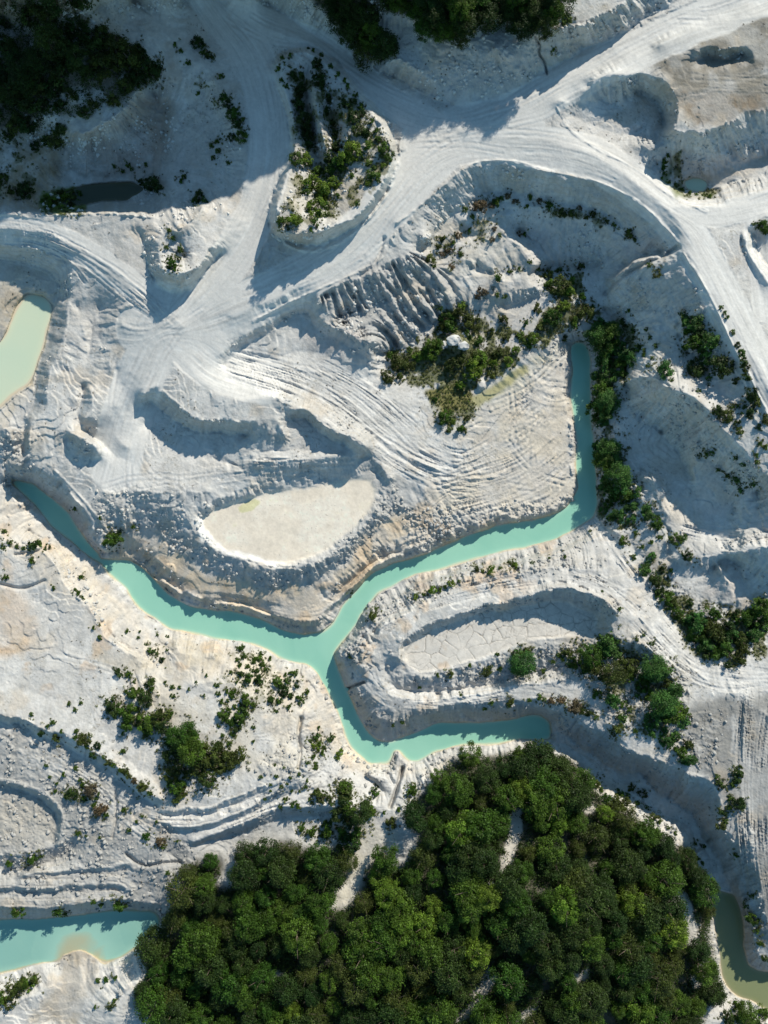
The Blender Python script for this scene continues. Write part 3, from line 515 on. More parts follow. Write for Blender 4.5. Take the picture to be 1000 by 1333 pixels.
for s, col, a in (("0,640 40,670 120,740 200,820 300,845 400,870 440,930 480,990 560,995 620,985 620,1000 480,1010 400,960 300,870 180,860 80,770 0,700", CREAM, .75), ("165,690 215,705 280,750 370,768 440,745 520,665 560,700 510,730 440,790 410,820 300,795 200,750 140,725", C(.63, .52, .385), .95),
                  ("0,760 35,770 45,820 30,850 0,860", OCHRE, .55), ("0,730 15,745 20,755 0,765", OCHRE, .4), ("225,835 300,845 310,860 280,880 235,880", C(.46, .38, .26), .8), ("120,845 180,850 215,880 150,880 120,865", C(.40, .34, .25), .7), ("200,870 320,870 360,880 330,890 220,885", CREAM, .7),
                  ("520,660 740,560 748,655 640,690 540,720 530,700", C(.60, .55, .48), .6), ("620,510 700,470 745,455 742,560 700,640 620,660 600,600", CREAM, .4), ("700,455 740,440 735,470 690,500 620,540 610,530", C(.64, .60, .42), .5),
                  ("0,335 70,345 78,380 60,440 40,500 0,560", C(.52, .46, .36), .75), ("0,375 35,380 10,440 0,460", C(.40, .34, .26), .7), ("20,200 75,195 85,240 60,270 0,275 0,240", C(.46, .33, .19), .8), ("175,130 215,120 215,200 195,190", C(.40, .28, .20), .7),
                  ("215,80 245,90 220,150 215,240 200,240", C(.42, .33, .26), .7), ("862,100 890,110 900,165 880,165", C(.56, .44, .30), .7), ("870,110 1010,120 1010,140 900,170 885,150", C(.27, .21, .15), .9), ("840,60 1010,0 1010,120 880,110 850,85", C(.21, .195, .165), .95),  # last patch: brown earth, with some vignette darkening painted into its colour
                  ("905,228 960,215 1010,200 1010,212 960,228 925,245", TAN, .8), ("380,430 470,440 478,472 400,440", C(.50, .38, .30), .55), ("870,630 900,660 930,690 880,690 860,650", CREAM, .5), ("900,570 935,600 945,650 920,640", C(.56, .44, .36), .5), ("930,740 965,735 975,790 920,780", C(.60, .50, .42), .5),
                  ("895,920 1010,900 1010,1260 975,1200 940,1030 900,985", C(.27, .262, .245), .9), ("-60,940 60,960 200,1050 250,1110 220,1180 -60,1190", C(.33, .325, .31), .8), ("-60,1015 70,1045 75,1100 -60,1110", C(.40, .375, .33), .75), ("150,1090 250,1100 245,1140 200,1140", GREY, .3),  # first patch: greyer ground along the right, partly painted vignette darkening
                  ("730,920 800,960 860,1000 930,1030 940,1110 900,1070 840,1010 780,1000", C(.42, .40, .38), .8), ("440,860 475,900 500,945 560,940 700,930 700,915 560,920 500,930 470,890", C(.52, .46, .38), .6), ("448,895 480,960 500,965 490,940 465,905", C(.56, .44, .30), .6),
                  ("735,985 800,1040 860,1075 900,1110 925,1150 935,1290 915,1300 925,1200 890,1110 800,1060", C(.60, .54, .44), .7), ("590,30 700,40 640,110 560,130 500,95", C(.46, .45, .44), .6), ("700,30 850,0 760,60 700,105", C(.42, .41, .38), .6), ("560,30 600,60 620,90 560,100", C(.44, .38, .33), .5),
                  ("430,1060 520,1080 500,1110 450,1180 430,1180 450,1120", C(.62, .56, .42), .5), ("80,1235 125,1240 130,1262 100,1333 40,1333 70,1290", C(.40, .35, .28), .9), ("345,235 430,240 470,290 380,305", C(.58, .53, .45), .4), ("430,230 480,235 470,270 445,275", C(.48, .38, .28), .5),
                  ("820,985 1010,985 1010,1100", GREY, .3), ("480,350 570,350 560,440 500,470 430,400", C(.47, .455, .43), .5), ("620,350 700,370 690,420 630,400", C(.46, .44, .41), .5)):
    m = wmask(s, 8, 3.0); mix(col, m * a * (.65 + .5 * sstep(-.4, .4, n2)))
mix(C(.68, .665, .63), ROADM * .75); mix(C(.50, .49, .465), ROADM * sstep(.2, 1.8, LT + .5 * LTf) * .55); mix(C(.74, .73, .70), ROADM * sstep(.2, 1.8, -LT) * .5)
mix(C(.74, .73, .705), np.clip(TYD, 0, 1) * .45 * tyn * (1 - wall)); mix(C(.40, .385, .36), np.clip(TYR, 0, 1) * .4 * tyn * (1 - wall))
mix(C(.44, .43, .415), sstep(.3, 1.8, SL) * .45 * sstep(.06, .5, slope) * (1 - ROADM)); mix(C(.68, .67, .645), sstep(.3, 1.8, -SL) * .35 * sstep(.06, .5, slope) * (1 - ROADM))
mix(C(.36, .355, .35), FLU * .65)
ring = np.sin(blur(D1, 14) * 34 + n2 * 3); mix(C(.66, .58, .46), D1 * sstep(.3, 1, ring) * .35)
mix(C(.79, .70, .575), D1 * .95); mix(C(.81, .75, .65), D1 * sstep(.0, .6, n2) * .5); mix(C(.62, .60, .30), sstep(.1, .5, wmask("312,657 330,648 340,654 325,663 313,666", 4) + .2 * n3) * .7 * D1)
mix(C(.66, .615, .55), D2 * .9); mix(C(.22, .20, .17), CR * .9)
mix(C(.84, .83, .80), wmask("250,672 262,700 300,722 375,742 380,736 300,714 268,690 262,675", 2) * .7)
mix(OCHRE, sstep(.3, .7, fbm(26, 41, 5)) * wmask("0,640 250,700 400,760 560,640 740,640 740,700 480,1010 250,900 0,900", 20) * .42)
lay = np.sin(Z * 3.1 + fbm(60, 611, 3) * 3) * .5 + .5 * np.sin(Z * 7.3 + 1.3 + fbm(30, 612, 2) * 2)
mix(C(.50, .43, .33), sstep(.25, .9, lay) * sstep(.45, 1.1, slope) * .45 * (1 - wall)); mix(C(.36, .36, .355), sstep(.25, .9, -lay) * sstep(.45, 1.1, slope) * .4 * (1 - wall))
stn = fbm(38, 621, 5, .6); mix(C(.50, .41, .30), sstep(.25, .8, stn) * .38 * (1 - ROADM) * (1 - wall) * (1 - flat_)); mix(C(.40, .40, .395), sstep(.3, .85, -stn) * .45 * (1 - ROADM * .7) * (1 - wall) * (1 - flat_))
mix(C(.40, .38, .34), sstep(.1, .6, GUL - .2) * .25 * (1 - ROADM) * (1 - flat_))
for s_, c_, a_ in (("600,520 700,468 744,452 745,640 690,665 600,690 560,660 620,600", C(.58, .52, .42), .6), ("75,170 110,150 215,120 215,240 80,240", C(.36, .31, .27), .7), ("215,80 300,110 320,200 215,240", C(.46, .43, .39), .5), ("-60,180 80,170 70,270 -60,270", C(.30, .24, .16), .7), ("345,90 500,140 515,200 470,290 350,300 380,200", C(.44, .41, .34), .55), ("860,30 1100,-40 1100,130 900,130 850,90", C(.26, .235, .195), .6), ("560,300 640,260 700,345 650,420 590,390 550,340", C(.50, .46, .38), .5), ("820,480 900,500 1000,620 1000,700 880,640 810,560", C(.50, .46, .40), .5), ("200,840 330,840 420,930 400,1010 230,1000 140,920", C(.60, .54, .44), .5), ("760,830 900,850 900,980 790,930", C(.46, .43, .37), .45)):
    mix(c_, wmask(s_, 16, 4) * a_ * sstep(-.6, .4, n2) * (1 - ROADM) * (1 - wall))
# shore bands
for nm, (m, lv, dp) in WM.items():
    mix(C(.58, .47, .30) if nm != 'northwest' else SOIL, sstep(.10, .40, m) * sstep(.9, .5, m) * .65 * sstep(-.3, .4, n2 + .3)); mix(C(.36, .33, .27), sstep(.5, .7, m) * .8)
# vegetated soil
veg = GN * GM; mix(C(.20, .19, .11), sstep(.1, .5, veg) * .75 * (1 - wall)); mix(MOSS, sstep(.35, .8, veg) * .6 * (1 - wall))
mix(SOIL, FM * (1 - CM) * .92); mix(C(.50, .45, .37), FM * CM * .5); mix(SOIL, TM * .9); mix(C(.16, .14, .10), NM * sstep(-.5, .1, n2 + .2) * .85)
for s, col in (("55,245 110,246 112,268 75,280 55,268", C(.11, .16, .03)), ("555,505 600,500 620,520 595,535 560,530", C(.22, .20, .07)), ("880,190 870,245 900,256 930,252 925,258 880,258 862,235", C(.16, .19, .07)), ("610,525 680,470 690,478 625,535", C(.35, .33, .14))): mix(col, wmask(s, 4, 2) * .8)
# dry speckle of dead herbs and stones
sp = sstep(.55, .8, noise(1.7, 71)) * sstep(.05, .5, fbm(35, 72, 3) + GM); mix(C(.20, .18, .13), sp * .55 * (1 - ROADM) * (1 - wall) * (1 - flat))
K *= (1 + (.05 * noise(1.3, 81) + .06 * n3 + .04 * noise(3, 83)) * (1 - .6 * ROADM) + .06 * n2 + .05 * SL * sm)[..., None]
st2 = sstep(.7, .95, noise(1.2, 84)) * sstep(-.2, .4, n2) * (1 - wall) * (1 - ROADM); K *= (1 - .35 * st2)[..., None]
K = np.clip(K, .02, .82)

# ------------------------------------------------------------------ materials
def mat(name, rough=.9, spec=.2):
    m = bpy.data.materials.new(name); m.use_nodes = True; b = m.node_tree.nodes['Principled BSDF']
    b.inputs['Roughness'].default_value = rough; b.inputs['Specular IOR Level'].default_value = spec
    return m, m.node_tree.nodes, m.node_tree.links, b
def ground_mat(name, bump=.6, scale=1.0):
    m, N, L, b = mat(name, .93, .15)
    at = N.new('ShaderNodeAttribute'); at.attribute_name = 'tint'
    tc = N.new('ShaderNodeTexCoord'); nz = N.new('ShaderNodeTexNoise'); nz.inputs['Scale'].default_value = 1.1 * scale; nz.inputs['Detail'].default_value = 9; nz.inputs['Roughness'].default_value = .68
    L.new(tc.outputs['Object'], nz.inputs['Vector'])
    mr = N.new('ShaderNodeMapRange'); mr.inputs[1].default_value = .3; mr.inputs[2].default_value = .7; mr.inputs[3].default_value = .90; mr.inputs[4].default_value = 1.06; L.new(nz.outputs[0], mr.inputs[0])
    vm = N.new('ShaderNodeVectorMath'); vm.operation = 'SCALE'; L.new(at.outputs['Color'], vm.inputs[0]); L.new(mr.outputs[0], vm.inputs['Scale']); L.new(vm.outputs[0], b.inputs['Base Color'])
    vo = N.new('ShaderNodeTexVoronoi'); vo.inputs['Scale'].default_value = 1.6; L.new(tc.outputs['Object'], vo.inputs['Vector'])
    ad = N.new('ShaderNodeMath'); ad.operation = 'ADD'; L.new(nz.outputs[0], ad.inputs[0]); mu = N.new('ShaderNodeMath'); mu.operation = 'MULTIPLY'; mu.inputs[1].default_value = .25; L.new(vo.outputs[0], mu.inputs[0]); L.new(mu.outputs[0], ad.inputs[1])
    bp = N.new('ShaderNodeBump'); bp.inputs['Strength'].default_value = bump; bp.inputs['Distance'].default_value = .35; L.new(ad.outputs[0], bp.inputs['Height']); L.new(bp.outputs[0], b.inputs['Normal'])
    return m
GMAT = ground_mat('chalk_ground', .38); RMAT = ground_mat('chalk_road', .16); MMAT = ground_mat('dried_mud', .12)

# ------------------------------------------------------------------ build the ground sheets
def axis(a, b, lo, hi):
    core = np.arange(a, b + .5, 1.0); left = []; right = []; s = 3.0; x = a
    while x > lo: x -= s; left.append(x); s = min(s * 1.06, 260)
    s = 3.0; x = core[-1]
    while x < hi: x += s; right.append(x); s = min(s * 1.06, 260)
    return np.concatenate([np.array(left[::-1]), core, np.array(right)])
AU = axis(-14, 1014, -4500, 5500); AV = axis(-14, 1347, -4300, 5500)
GU, GV = np.meshgrid(AU, AV)
def outer(A, u, v): return sample(A, u, v)
ZG = outer(Z, GU, GV)
du = np.maximum(np.maximum(U0 + 5 - GU, GU - U1 + 5), 0); dv = np.maximum(np.maximum(V0 + 5 - GV, GV - V1 + 5), 0); far = np.hypot(du, dv)
ZG = ZG * np.exp(-far / 900) + (12 + 5 * np.sin(GU / 310) * np.cos(GV / 270)) * (1 - np.exp(-far / 900))
XX, YY = unproj(GU, GV, ZG)
KG = np.stack([outer(K[..., c], GU, GV) for c in range(3)], -1)
fm = sstep(40, 260, far)[..., None]; KG = KG * (1 - fm) + np.array((.10, .11, .06)) * fm
nv, nu = GU.shape
idx = np.arange(nv * nu).reshape(nv, nu)
quads = np.stack([idx[:-1, :-1], idx[1:, :-1], idx[1:, 1:], idx[:-1, 1:]], -1)
def tag(o, label=None, cat=None, group=None, kind=None):
    if label: o['label'] = label
    if cat: o['category'] = cat
    if group: o['group'] = group
    if kind: o['kind'] = kind
    return o
def grid_mesh(name, sel, material, V, colr):
    q = quads[sel].reshape(-1, 4); used, inv = np.unique(q, return_inverse=True); inv = inv.reshape(-1, 4)
    me = bpy.data.meshes.new(name); me.vertices.add(len(used)); me.vertices.foreach_set('co', V[used].astype(np.float32).ravel())
    me.loops.add(inv.size); me.loops.foreach_set('vertex_index', inv.astype(np.int32).ravel())
    me.polygons.add(len(inv)); me.polygons.foreach_set('loop_start', np.arange(0, inv.size, 4, dtype=np.int32))
    me.polygons.foreach_set('use_smooth', np.ones(len(inv), bool)); me.update(calc_edges=True)
    ca = me.attributes.new('tint', 'FLOAT_COLOR', 'POINT'); cc = np.ones((len(used), 4), np.float32); cc[:, :3] = colr[used]; ca.data.foreach_set('color', cc.ravel())
    me.materials.append(material); o = bpy.data.objects.new(name, me); COL.objects.link(o); return o
VALL = np.stack([XX, YY, ZG], -1).reshape(-1, 3); KALL = KG.reshape(-1, 3)
qc_u = (GU[:-1, :-1] + GU[1:, 1:]) * .5; qc_v = (GV[:-1, :-1] + GV[1:, 1:]) * .5
inside = (qc_u > U0 + 2) & (qc_u < U1 - 2) & (qc_v > V0 + 2) & (qc_v < V1 - 2)
rd = (outer(ROADM, qc_u, qc_v) > .5) & inside; m1 = (outer(D1, qc_u, qc_v) > .5) & inside; m2 = (outer(D2, qc_u, qc_v) > .5) & inside
rd &= ~m1 & ~m2
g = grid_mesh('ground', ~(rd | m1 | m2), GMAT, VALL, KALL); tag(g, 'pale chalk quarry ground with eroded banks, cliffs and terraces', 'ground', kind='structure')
r = grid_mesh('road', rd, RMAT, VALL, KALL); tag(r, 'wide white unpaved haul roads crossing the upper part of the quarry', 'road', kind='structure')
p1 = grid_mesh('mud_flat', m1, MMAT, VALL, KALL); tag(p1, 'smooth cream dried pond bed above the channel fork', 'mud flat', kind='structure')
p2 = grid_mesh('mud_flat', m2, MMAT, VALL, KALL); tag(p2, 'cracked pale dried pond bed right of the channel fork', 'mud flat', kind='structure')

# ------------------------------------------------------------------ water
def water_mat(name, deep, mid, shallow, dmax):
    m, N, L, b = mat(name, .16, .35)
    at = N.new('ShaderNodeAttribute'); at.attribute_name = 'depth'
    tc = N.new('ShaderNodeTexCoord'); nz = N.new('ShaderNodeTexNoise'); nz.inputs['Scale'].default_value = .06; nz.inputs['Detail'].default_value = 6; nz.inputs['Distortion'].default_value = 1.2; L.new(tc.outputs['Object'], nz.inputs['Vector'])
    mr = N.new('ShaderNodeMapRange'); mr.inputs[1].default_value = 0; mr.inputs[2].default_value = dmax; L.new(at.outputs['Fac'], mr.inputs[0])
    ad = N.new('ShaderNodeMath'); ad.operation = 'MULTIPLY_ADD'; ad.inputs[1].default_value = .9; L.new(nz.outputs[0], ad.inputs[0]); 
    sb = N.new('ShaderNodeMath'); sb.operation = 'SUBTRACT'; sb.inputs[1].default_value = .46; L.new(mr.outputs[0], ad.inputs[2]); L.new(ad.outputs[0], sb.inputs[0])
    cr_ = N.new('ShaderNodeValToRGB'); e = cr_.color_ramp.elements; e[0].position = .02; e[0].color = (*shallow, 1); e[1].position = 1; e[1].color = (*deep, 1); x = cr_.color_ramp.elements.new(.3); x.color = (*mid, 1)
    L.new(sb.outputs[0], cr_.inputs[0]); L.new(cr_.outputs[0], b.inputs['Base Color'])
    n2_ = N.new('ShaderNodeTexNoise'); n2_.inputs['Scale'].default_value = 1.4; n2_.inputs['Detail'].default_value = 4; L.new(tc.outputs['Object'], n2_.inputs['Vector'])
    bp = N.new('ShaderNodeBump'); bp.inputs['Strength'].default_value = .12; bp.inputs['Distance'].default_value = .1; L.new(n2_.outputs[0], bp.inputs['Height']); L.new(bp.outputs[0], b.inputs['Normal'])
    return m
WMATS = {'channel': water_mat('turquoise_water', (.24, .53, .415), (.35, .64, .50), (.58, .67, .50), 3.6), 'southwest': water_mat('teal_water', (.25, .475, .41), (.32, .55, .46), (.45, .44, .29), 2.2),
         'west': water_mat('milky_water', (.56, .66, .50), (.63, .68, .50), (.66, .57, .42), 1.8), 'canyon': water_mat('olive_water', (.22, .25, .13), (.27, .28, .16), (.36, .32, .20), 1.2),
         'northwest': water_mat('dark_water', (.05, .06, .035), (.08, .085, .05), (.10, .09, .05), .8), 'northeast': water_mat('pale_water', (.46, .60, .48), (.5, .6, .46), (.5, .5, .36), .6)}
WL = {'channel': 'branching turquoise water channel winding through the middle of the quarry', 'southwest': 'teal pond at the lower left with a tan sediment fan', 'west': 'milky pale green pond at the left edge below a curved cliff', 'canyon': 'murky olive green pond at the foot of the canyon, lower right',
      'northwest': 'small dark pool under the shaded cliffs at the upper left', 'northeast': 'tiny pale green pool below the road at the upper right'}
for nm, s, lv, dp in WATERS:
    lv *= ZS; m = WM[nm][0]; stp = 2
    sub = m[::stp, ::stp]; cell = np.maximum.reduce([sub[:-1, :-1], sub[1:, :-1], sub[:-1, 1:], sub[1:, 1:]]) > .30
    su = UU[::stp, ::stp]; sv = VV[::stp, ::stp]; ii = np.arange(su.size).reshape(su.shape)
    q = np.stack([ii[:-1, :-1], ii[1:, :-1], ii[1:, 1:], ii[:-1, 1:]], -1)[cell]; used, inv = np.unique(q, return_inverse=True); inv = inv.reshape(-1, 4)
    x, y = unproj(su.ravel()[used], sv.ravel()[used], lv); V = np.stack([x, y, np.full_like(x, lv)], -1)
    dep = lv - Z[::stp, ::stp].ravel()[used]
    me = bpy.data.meshes.new('water'); me.vertices.add(len(used)); me.vertices.foreach_set('co', V.astype(np.float32).ravel()); me.loops.add(inv.size); me.loops.foreach_set('vertex_index', inv.astype(np.int32).ravel())
    me.polygons.add(len(inv)); me.polygons.foreach_set('loop_start', np.arange(0, inv.size, 4, dtype=np.int32)); me.polygons.foreach_set('use_smooth', np.ones(len(inv), bool)); me.update(calc_edges=True)
    da = me.attributes.new('depth', 'FLOAT', 'POINT'); da.data.foreach_set('value', dep.astype(np.float32))
    me.materials.append(WMATS[nm]); o = bpy.data.objects.new('water', me); COL.objects.link(o); tag(o, WL[nm], 'water', kind='structure')

# ------------------------------------------------------------------ plants
def gz(x, y, z0=8.0):
    z = z0
    for _ in range(6):
        u, v = proj(x, y, z); z = samp1(Z, u, v)
    return z
def place(u, v, hc):
    """world base point of something whose middle, hc metres above its base, is seen at photo point u, v"""
    z = samp1(Z, u, v)
    for _ in range(4):
        x, y = unproj(u, v, z + hc); z = gz(x, y, z)
    return x, y, z
def leaf_arrays(r, centres, radii, n, size, shade):
    """n leaf quads round every clump centre"""
    c = np.repeat(centres, n, 0); rr = np.repeat(radii, n)[:, None]
    d = r.normal(size=c.shape); d /= np.linalg.norm(d, axis=1)[:, None]
    p = c + d * rr * (r.random((len(c), 1)) ** .45) * np.array([1, 1, .8])
    a = r.normal(size=p.shape); a[:, 2] *= .6; a /= np.linalg.norm(a, axis=1)[:, None]
    nrm = d + np.array([0, 0, .9]) + r.normal(size=p.shape) * .5; b = np.cross(nrm, a); b /= np.linalg.norm(b, axis=1)[:, None] + 1e-6
    sz = size * (.6 + .8 * r.random((len(p), 1)))
    V = np.stack([p - a * sz, p - b * sz * .55, p + a * sz, p + b * sz * .55], 1).reshape(-1, 3)
    t = np.repeat(shade, n) * (.75 + .5 * r.random(len(p)))
    return V, np.repeat(t, 4)
def quad_mesh(name, V, T, material):
    n = len(V) // 4; me = bpy.data.meshes.new(name); me.vertices.add(len(V)); me.vertices.foreach_set('co', V.astype(np.float32).ravel())
    me.loops.add(len(V)); me.loops.foreach_set('vertex_index', np.arange(len(V), dtype=np.int32)); me.polygons.add(n); me.polygons.foreach_set('loop_start', np.arange(0, 4 * n, 4, dtype=np.int32)); me.update(calc_edges=True)
    at = me.attributes.new('leaf', 'FLOAT', 'POINT'); at.data.foreach_set('value', T.astype(np.float32)); me.materials.append(material); return me
def leaf_mat(name, a, b, rnd=.35):
    m = bpy.data.materials.new(name); m.use_nodes = True; N = m.node_tree.nodes; L = m.node_tree.links; N.clear()
    out = N.new('ShaderNodeOutputMaterial'); df = N.new('ShaderNodeBsdfPrincipled'); df.inputs['Roughness'].default_value = .55; df.inputs['Specular IOR Level'].default_value = .25
    tr = N.new('ShaderNodeBsdfTranslucent'); mx = N.new('ShaderNodeMixShader'); mx.inputs[0].default_value = .32
    oi = N.new('ShaderNodeObjectInfo'); at = N.new('ShaderNodeAttribute'); at.attribute_name = 'leaf'
    mc = N.new('ShaderNodeMix'); mc.data_type = 'RGBA'; mc.inputs[6].default_value = (*a, 1); mc.inputs[7].default_value = (*b, 1); L.new(oi.outputs['Random'], mc.inputs[0])
    vm = N.new('ShaderNodeVectorMath'); vm.operation = 'SCALE'; L.new(mc.outputs[2], vm.inputs[0]); L.new(at.outputs['Fac'], vm.inputs['Scale'])
    L.new(vm.outputs[0], df.inputs['Base Color']); L.new(vm.outputs[0], tr.inputs['Color']); L.new(df.outputs[0], mx.inputs[1]); L.new(tr.outputs[0], mx.inputs[2]); L.new(mx.outputs[0], out.inputs['Surface']); return m
LM = {'green': leaf_mat('leaf_green', (.036, .092, .010), (.074, .130, .014)), 'dark': leaf_mat('leaf_dark', (.020, .05, .009), (.045, .075, .014)), 'blue': leaf_mat('leaf_bank', (.045, .125, .025), (.08, .16, .03)),
      'grey': leaf_mat('leaf_grey', (.085, .085, .045), (.06, .06, .03)), 'olive': leaf_mat('leaf_olive', (.07, .09, .016), (.052, .075, .014)), 'dry': leaf_mat('leaf_dry', (.14, .10, .05), (.10, .085, .05)), 'lime': leaf_mat('leaf_lime', (.10, .18, .018), (.13, .19, .02))}
LM2 = leaf_mat('leaf_scrub', (.12, .14, .04), (.12, .14, .04))
bm_, bn, bl, bb = mat('bark', .9, .1); bb.inputs['Base Color'].default_value = (.13, .10, .075, 1)
bt = bn.new('ShaderNodeTexNoise'); bt.inputs['Scale'].default_value = 6; br = bn.new('ShaderNodeValToRGB'); br.color_ramp.elements[0].color = (.07, .055, .04, 1); br.color_ramp.elements[1].color = (.21, .17, .13, 1); bl.new(bt.outputs[0], br.inputs[0]); bl.new(br.outputs[0], bb.inputs['Base Color'])
def tube(V, F, P, R, n=6):
    base = len(V)
    for i, (p, r) in enumerate(zip(P, R)):
        q = Vector(P[min(i + 1, len(P) - 1)]) - Vector(P[max(i - 1, 0)]); q.normalize(); a = q.orthogonal().normalized(); b = q.cross(a)
        for k in range(n):
            t = 2 * pi * k / n; V.append(tuple(Vector(p) + a * cos(t) * r + b * sin(t) * r))
    for i in range(len(P) - 1):
        for k in range(n): F.append((base + i * n + k, base + i * n + (k + 1) % n, base + (i + 1) * n + (k + 1) % n, base + (i + 1) * n + k))
    F.append(tuple(base + (len(P) - 1) * n + k for k in range(n)))
def trunk_mesh(r, h, R, limbs, rad):
    V, F = [], []
    lean = (r.uniform(-.3, .3), r.uniform(-.3, .3)); P = [(0, 0, -.5)] + [(lean[0] * t * t, lean[1] * t * t, h * .8 * t) for t in (.0, .3, .6, 1)]
    tube(V, F, P, [rad * 1.3, rad, rad * .8, rad * .55, rad * .2])
    for k in range(limbs):
        t = r.uniform(.3, .8); a = 2 * pi * k / limbs + r.uniform(-.4, .4); z0 = h * .8 * t; l = R * r.uniform(.5, .8)
        tube(V, F, [(lean[0] * t * t, lean[1] * t * t, z0), (cos(a) * l * .5, sin(a) * l * .5, z0 + l * .35), (cos(a) * l, sin(a) * l, z0 + l * .8)], [rad * .5, rad * .35, rad * .1], 5)
    me = bpy.data.meshes.new('trunk'); me.from_pydata(V, [], F); me.materials.append(bm_); return me
def crown_arrays(r, R, h, nc, nl, size, loose=0.0, low=.28):
    """clumps scattered through a lumpy dome; R radius, h overall height"""
    cs, rs, sh = [], [], []
    lob = [(r.uniform(0, 2 * pi), r.uniform(.75, 1.12)) for _ in range(6)]
    while len(cs) < nc:
        a = r.uniform(0, 2 * pi); e = r.uniform(0, 1) ** .8; rad = math.sqrt(r.uniform(.02, 1))
        lobe = min(l for _, l in [min(((abs(math.remainder(a - q, 2 * pi)), w) for q, w in lob), key=lambda t: t[0])])
        zt = low + (1 - low) * math.sqrt(max(0, 1 - rad ** 2)) * e * .95 + .03
        cs.append((cos(a) * rad * R * (.86 - .2 * loose) * lobe, sin(a) * rad * R * (.86 - .2 * loose) * lobe, zt * h)); rs.append(R * r.uniform(.13, .27) * (1 + 1.2 * loose)); sh.append(r.choice([.6, .85, 1.0, 1.2, 1.5]))
    return leaf_arrays(r, np.array(cs), np.array(rs), nl, size, np.array(sh))
NR = np.random.default_rng(11)
TREES = {}
for key, nvar in (('green', 6), ('dark', 5), ('blue', 3), ('olive', 4), ('lime', 2), ('grey', 2)):
    TREES[key] = []
    for k in range(nvar):
        V, T = crown_arrays(NR, 3.0, 6.6, {'olive': 58, 'grey': 40}.get(key, 84), 64, .125, NR.uniform(.12, .3))
        TREES[key].append((quad_mesh('crown', V, T, LM[key]), trunk_mesh(NR, 6.6, 3.0, 5, .17)))
BUSH = {}
for key in LM:
    BUSH[key] = []
    for k in range(5):
        V, T = crown_arrays(NR, 1.5, 2.3, 26, 48, .13, .3, .06)
        sm_ = []; F_ = []
        for q in range(4):
            a = NR.uniform(0, 2 * pi); tube(sm_, F_, [(0, 0, -.3), (cos(a) * .3, sin(a) * .3, .7), (cos(a) * .7, sin(a) * .7, 1.6)], [.07, .05, .02], 5)
        me = bpy.data.meshes.new('stem'); me.from_pydata(sm_, [], F_); me.materials.append(bm_)
        BUSH[key].append((quad_mesh('foliage', V, T, LM[key]), me))
SMALL = {}
for key in LM:
    SMALL[key] = []
    for k in range(6):
        V, T = crown_arrays(NR, .8, 1.1, 14, 26, .11, .5, .03); SMALL[key].append(quad_mesh('shrub', V, T, LM[key]))
PR = random.Random(3)
ORD = ['first', 'second', 'third', 'fourth', 'fifth', 'sixth', 'seventh', 'eighth', 'ninth', 'tenth', 'eleventh', 'twelfth', 'thirteenth', 'fourteenth', 'fifteenth', 'sixteenth', 'seventeenth', 'eighteenth', 'nineteenth', 'twentieth']
TENS = {2: 'twenty', 3: 'thirty', 4: 'forty', 5: 'fifty', 6: 'sixty'}
def ordinal(i):
    if i < 20: return ORD[i]
    t, q = divmod(i + 1, 10); return (TENS[t] + '-' + ORD[q - 1]) if q else TENS[t][:-1] + 'ieth'
TONE = {'green': 'green', 'dark': 'dark green', 'blue': 'deep green', 'olive': 'olive', 'dry': 'brownish', 'grey': 'greyish thin', 'lime': 'bright green'}
def plant(u, v, d, key, label, group, istree=None, isbush=True):
    R = d * .5 * .2 * (1.12 if d >= 11 else 1.0)
    if istree is None: istree = d >= 18
    an = PR.uniform(0, 2 * pi)
    if istree and key == 'dry': key = 'grey'
    if istree:
        h = (R * 1.45 + 1.6) * PR.uniform(.85, 1.2); x, y, z = place(u, v, h * .6); s = R / 3.0; cr_, tk = PR.choice(TREES[key])
        e = bpy.data.objects.new('tree', None); e.empty_display_size = .5; COL.objects.link(e); e.location = (x, y, z); e.rotation_euler = (0, 0, an); e.scale = (s, s, h / 6.6)
        for nm, me in (('trunk', tk), ('crown', cr_)):
            o = bpy.data.objects.new(nm, me); COL.objects.link(o); o.parent = e
        tag(e, label, 'tree', group); return e
    if isbush:
        h = R * 1.35 + .3; x, y, z = place(u, v, h * .5); s = R / 1.5; fo, stm = PR.choice(BUSH[key])
        e = bpy.data.objects.new('bush', None); e.empty_display_size = .4; COL.objects.link(e); e.location = (x, y, z); e.rotation_euler = (0, 0, an); e.scale = (s * PR.uniform(.8, 1.25), s * PR.uniform(.8, 1.25), h / 2.3)
        for nm, me in (('stem', stm), ('foliage', fo)):
            o = bpy.data.objects.new(nm, me); COL.objects.link(o); o.parent = e
        tag(e, label, 'bush', group); return e
    h = R * 1.3 + .1; x, y, z = place(u, v, h * .4); me = PR.choice(SMALL[key])
    o = bpy.data.objects.new('shrub', me); COL.objects.link(o); o.location = (x, y, z - .05); o.rotation_euler = (0, 0, an); o.scale = (R / .8 * PR.uniform(.75, 1.35), R / .8 * PR.uniform(.75, 1.35), h / 1.1 * PR.uniform(.7, 1.2)); tag(o, label, 'shrub', group); return o
REG = []
def zone(phrase, group, axis, keys, data):
    """data: u,v,d triples; every plant is told apart by its place along the zone"""
    for w in data.split():
        u, v, d = (float(q) for q in w.split(',')); PLACED.append((u, v, d)); REG.append((u, v, d, PR.choice(keys), phrase, group, axis))
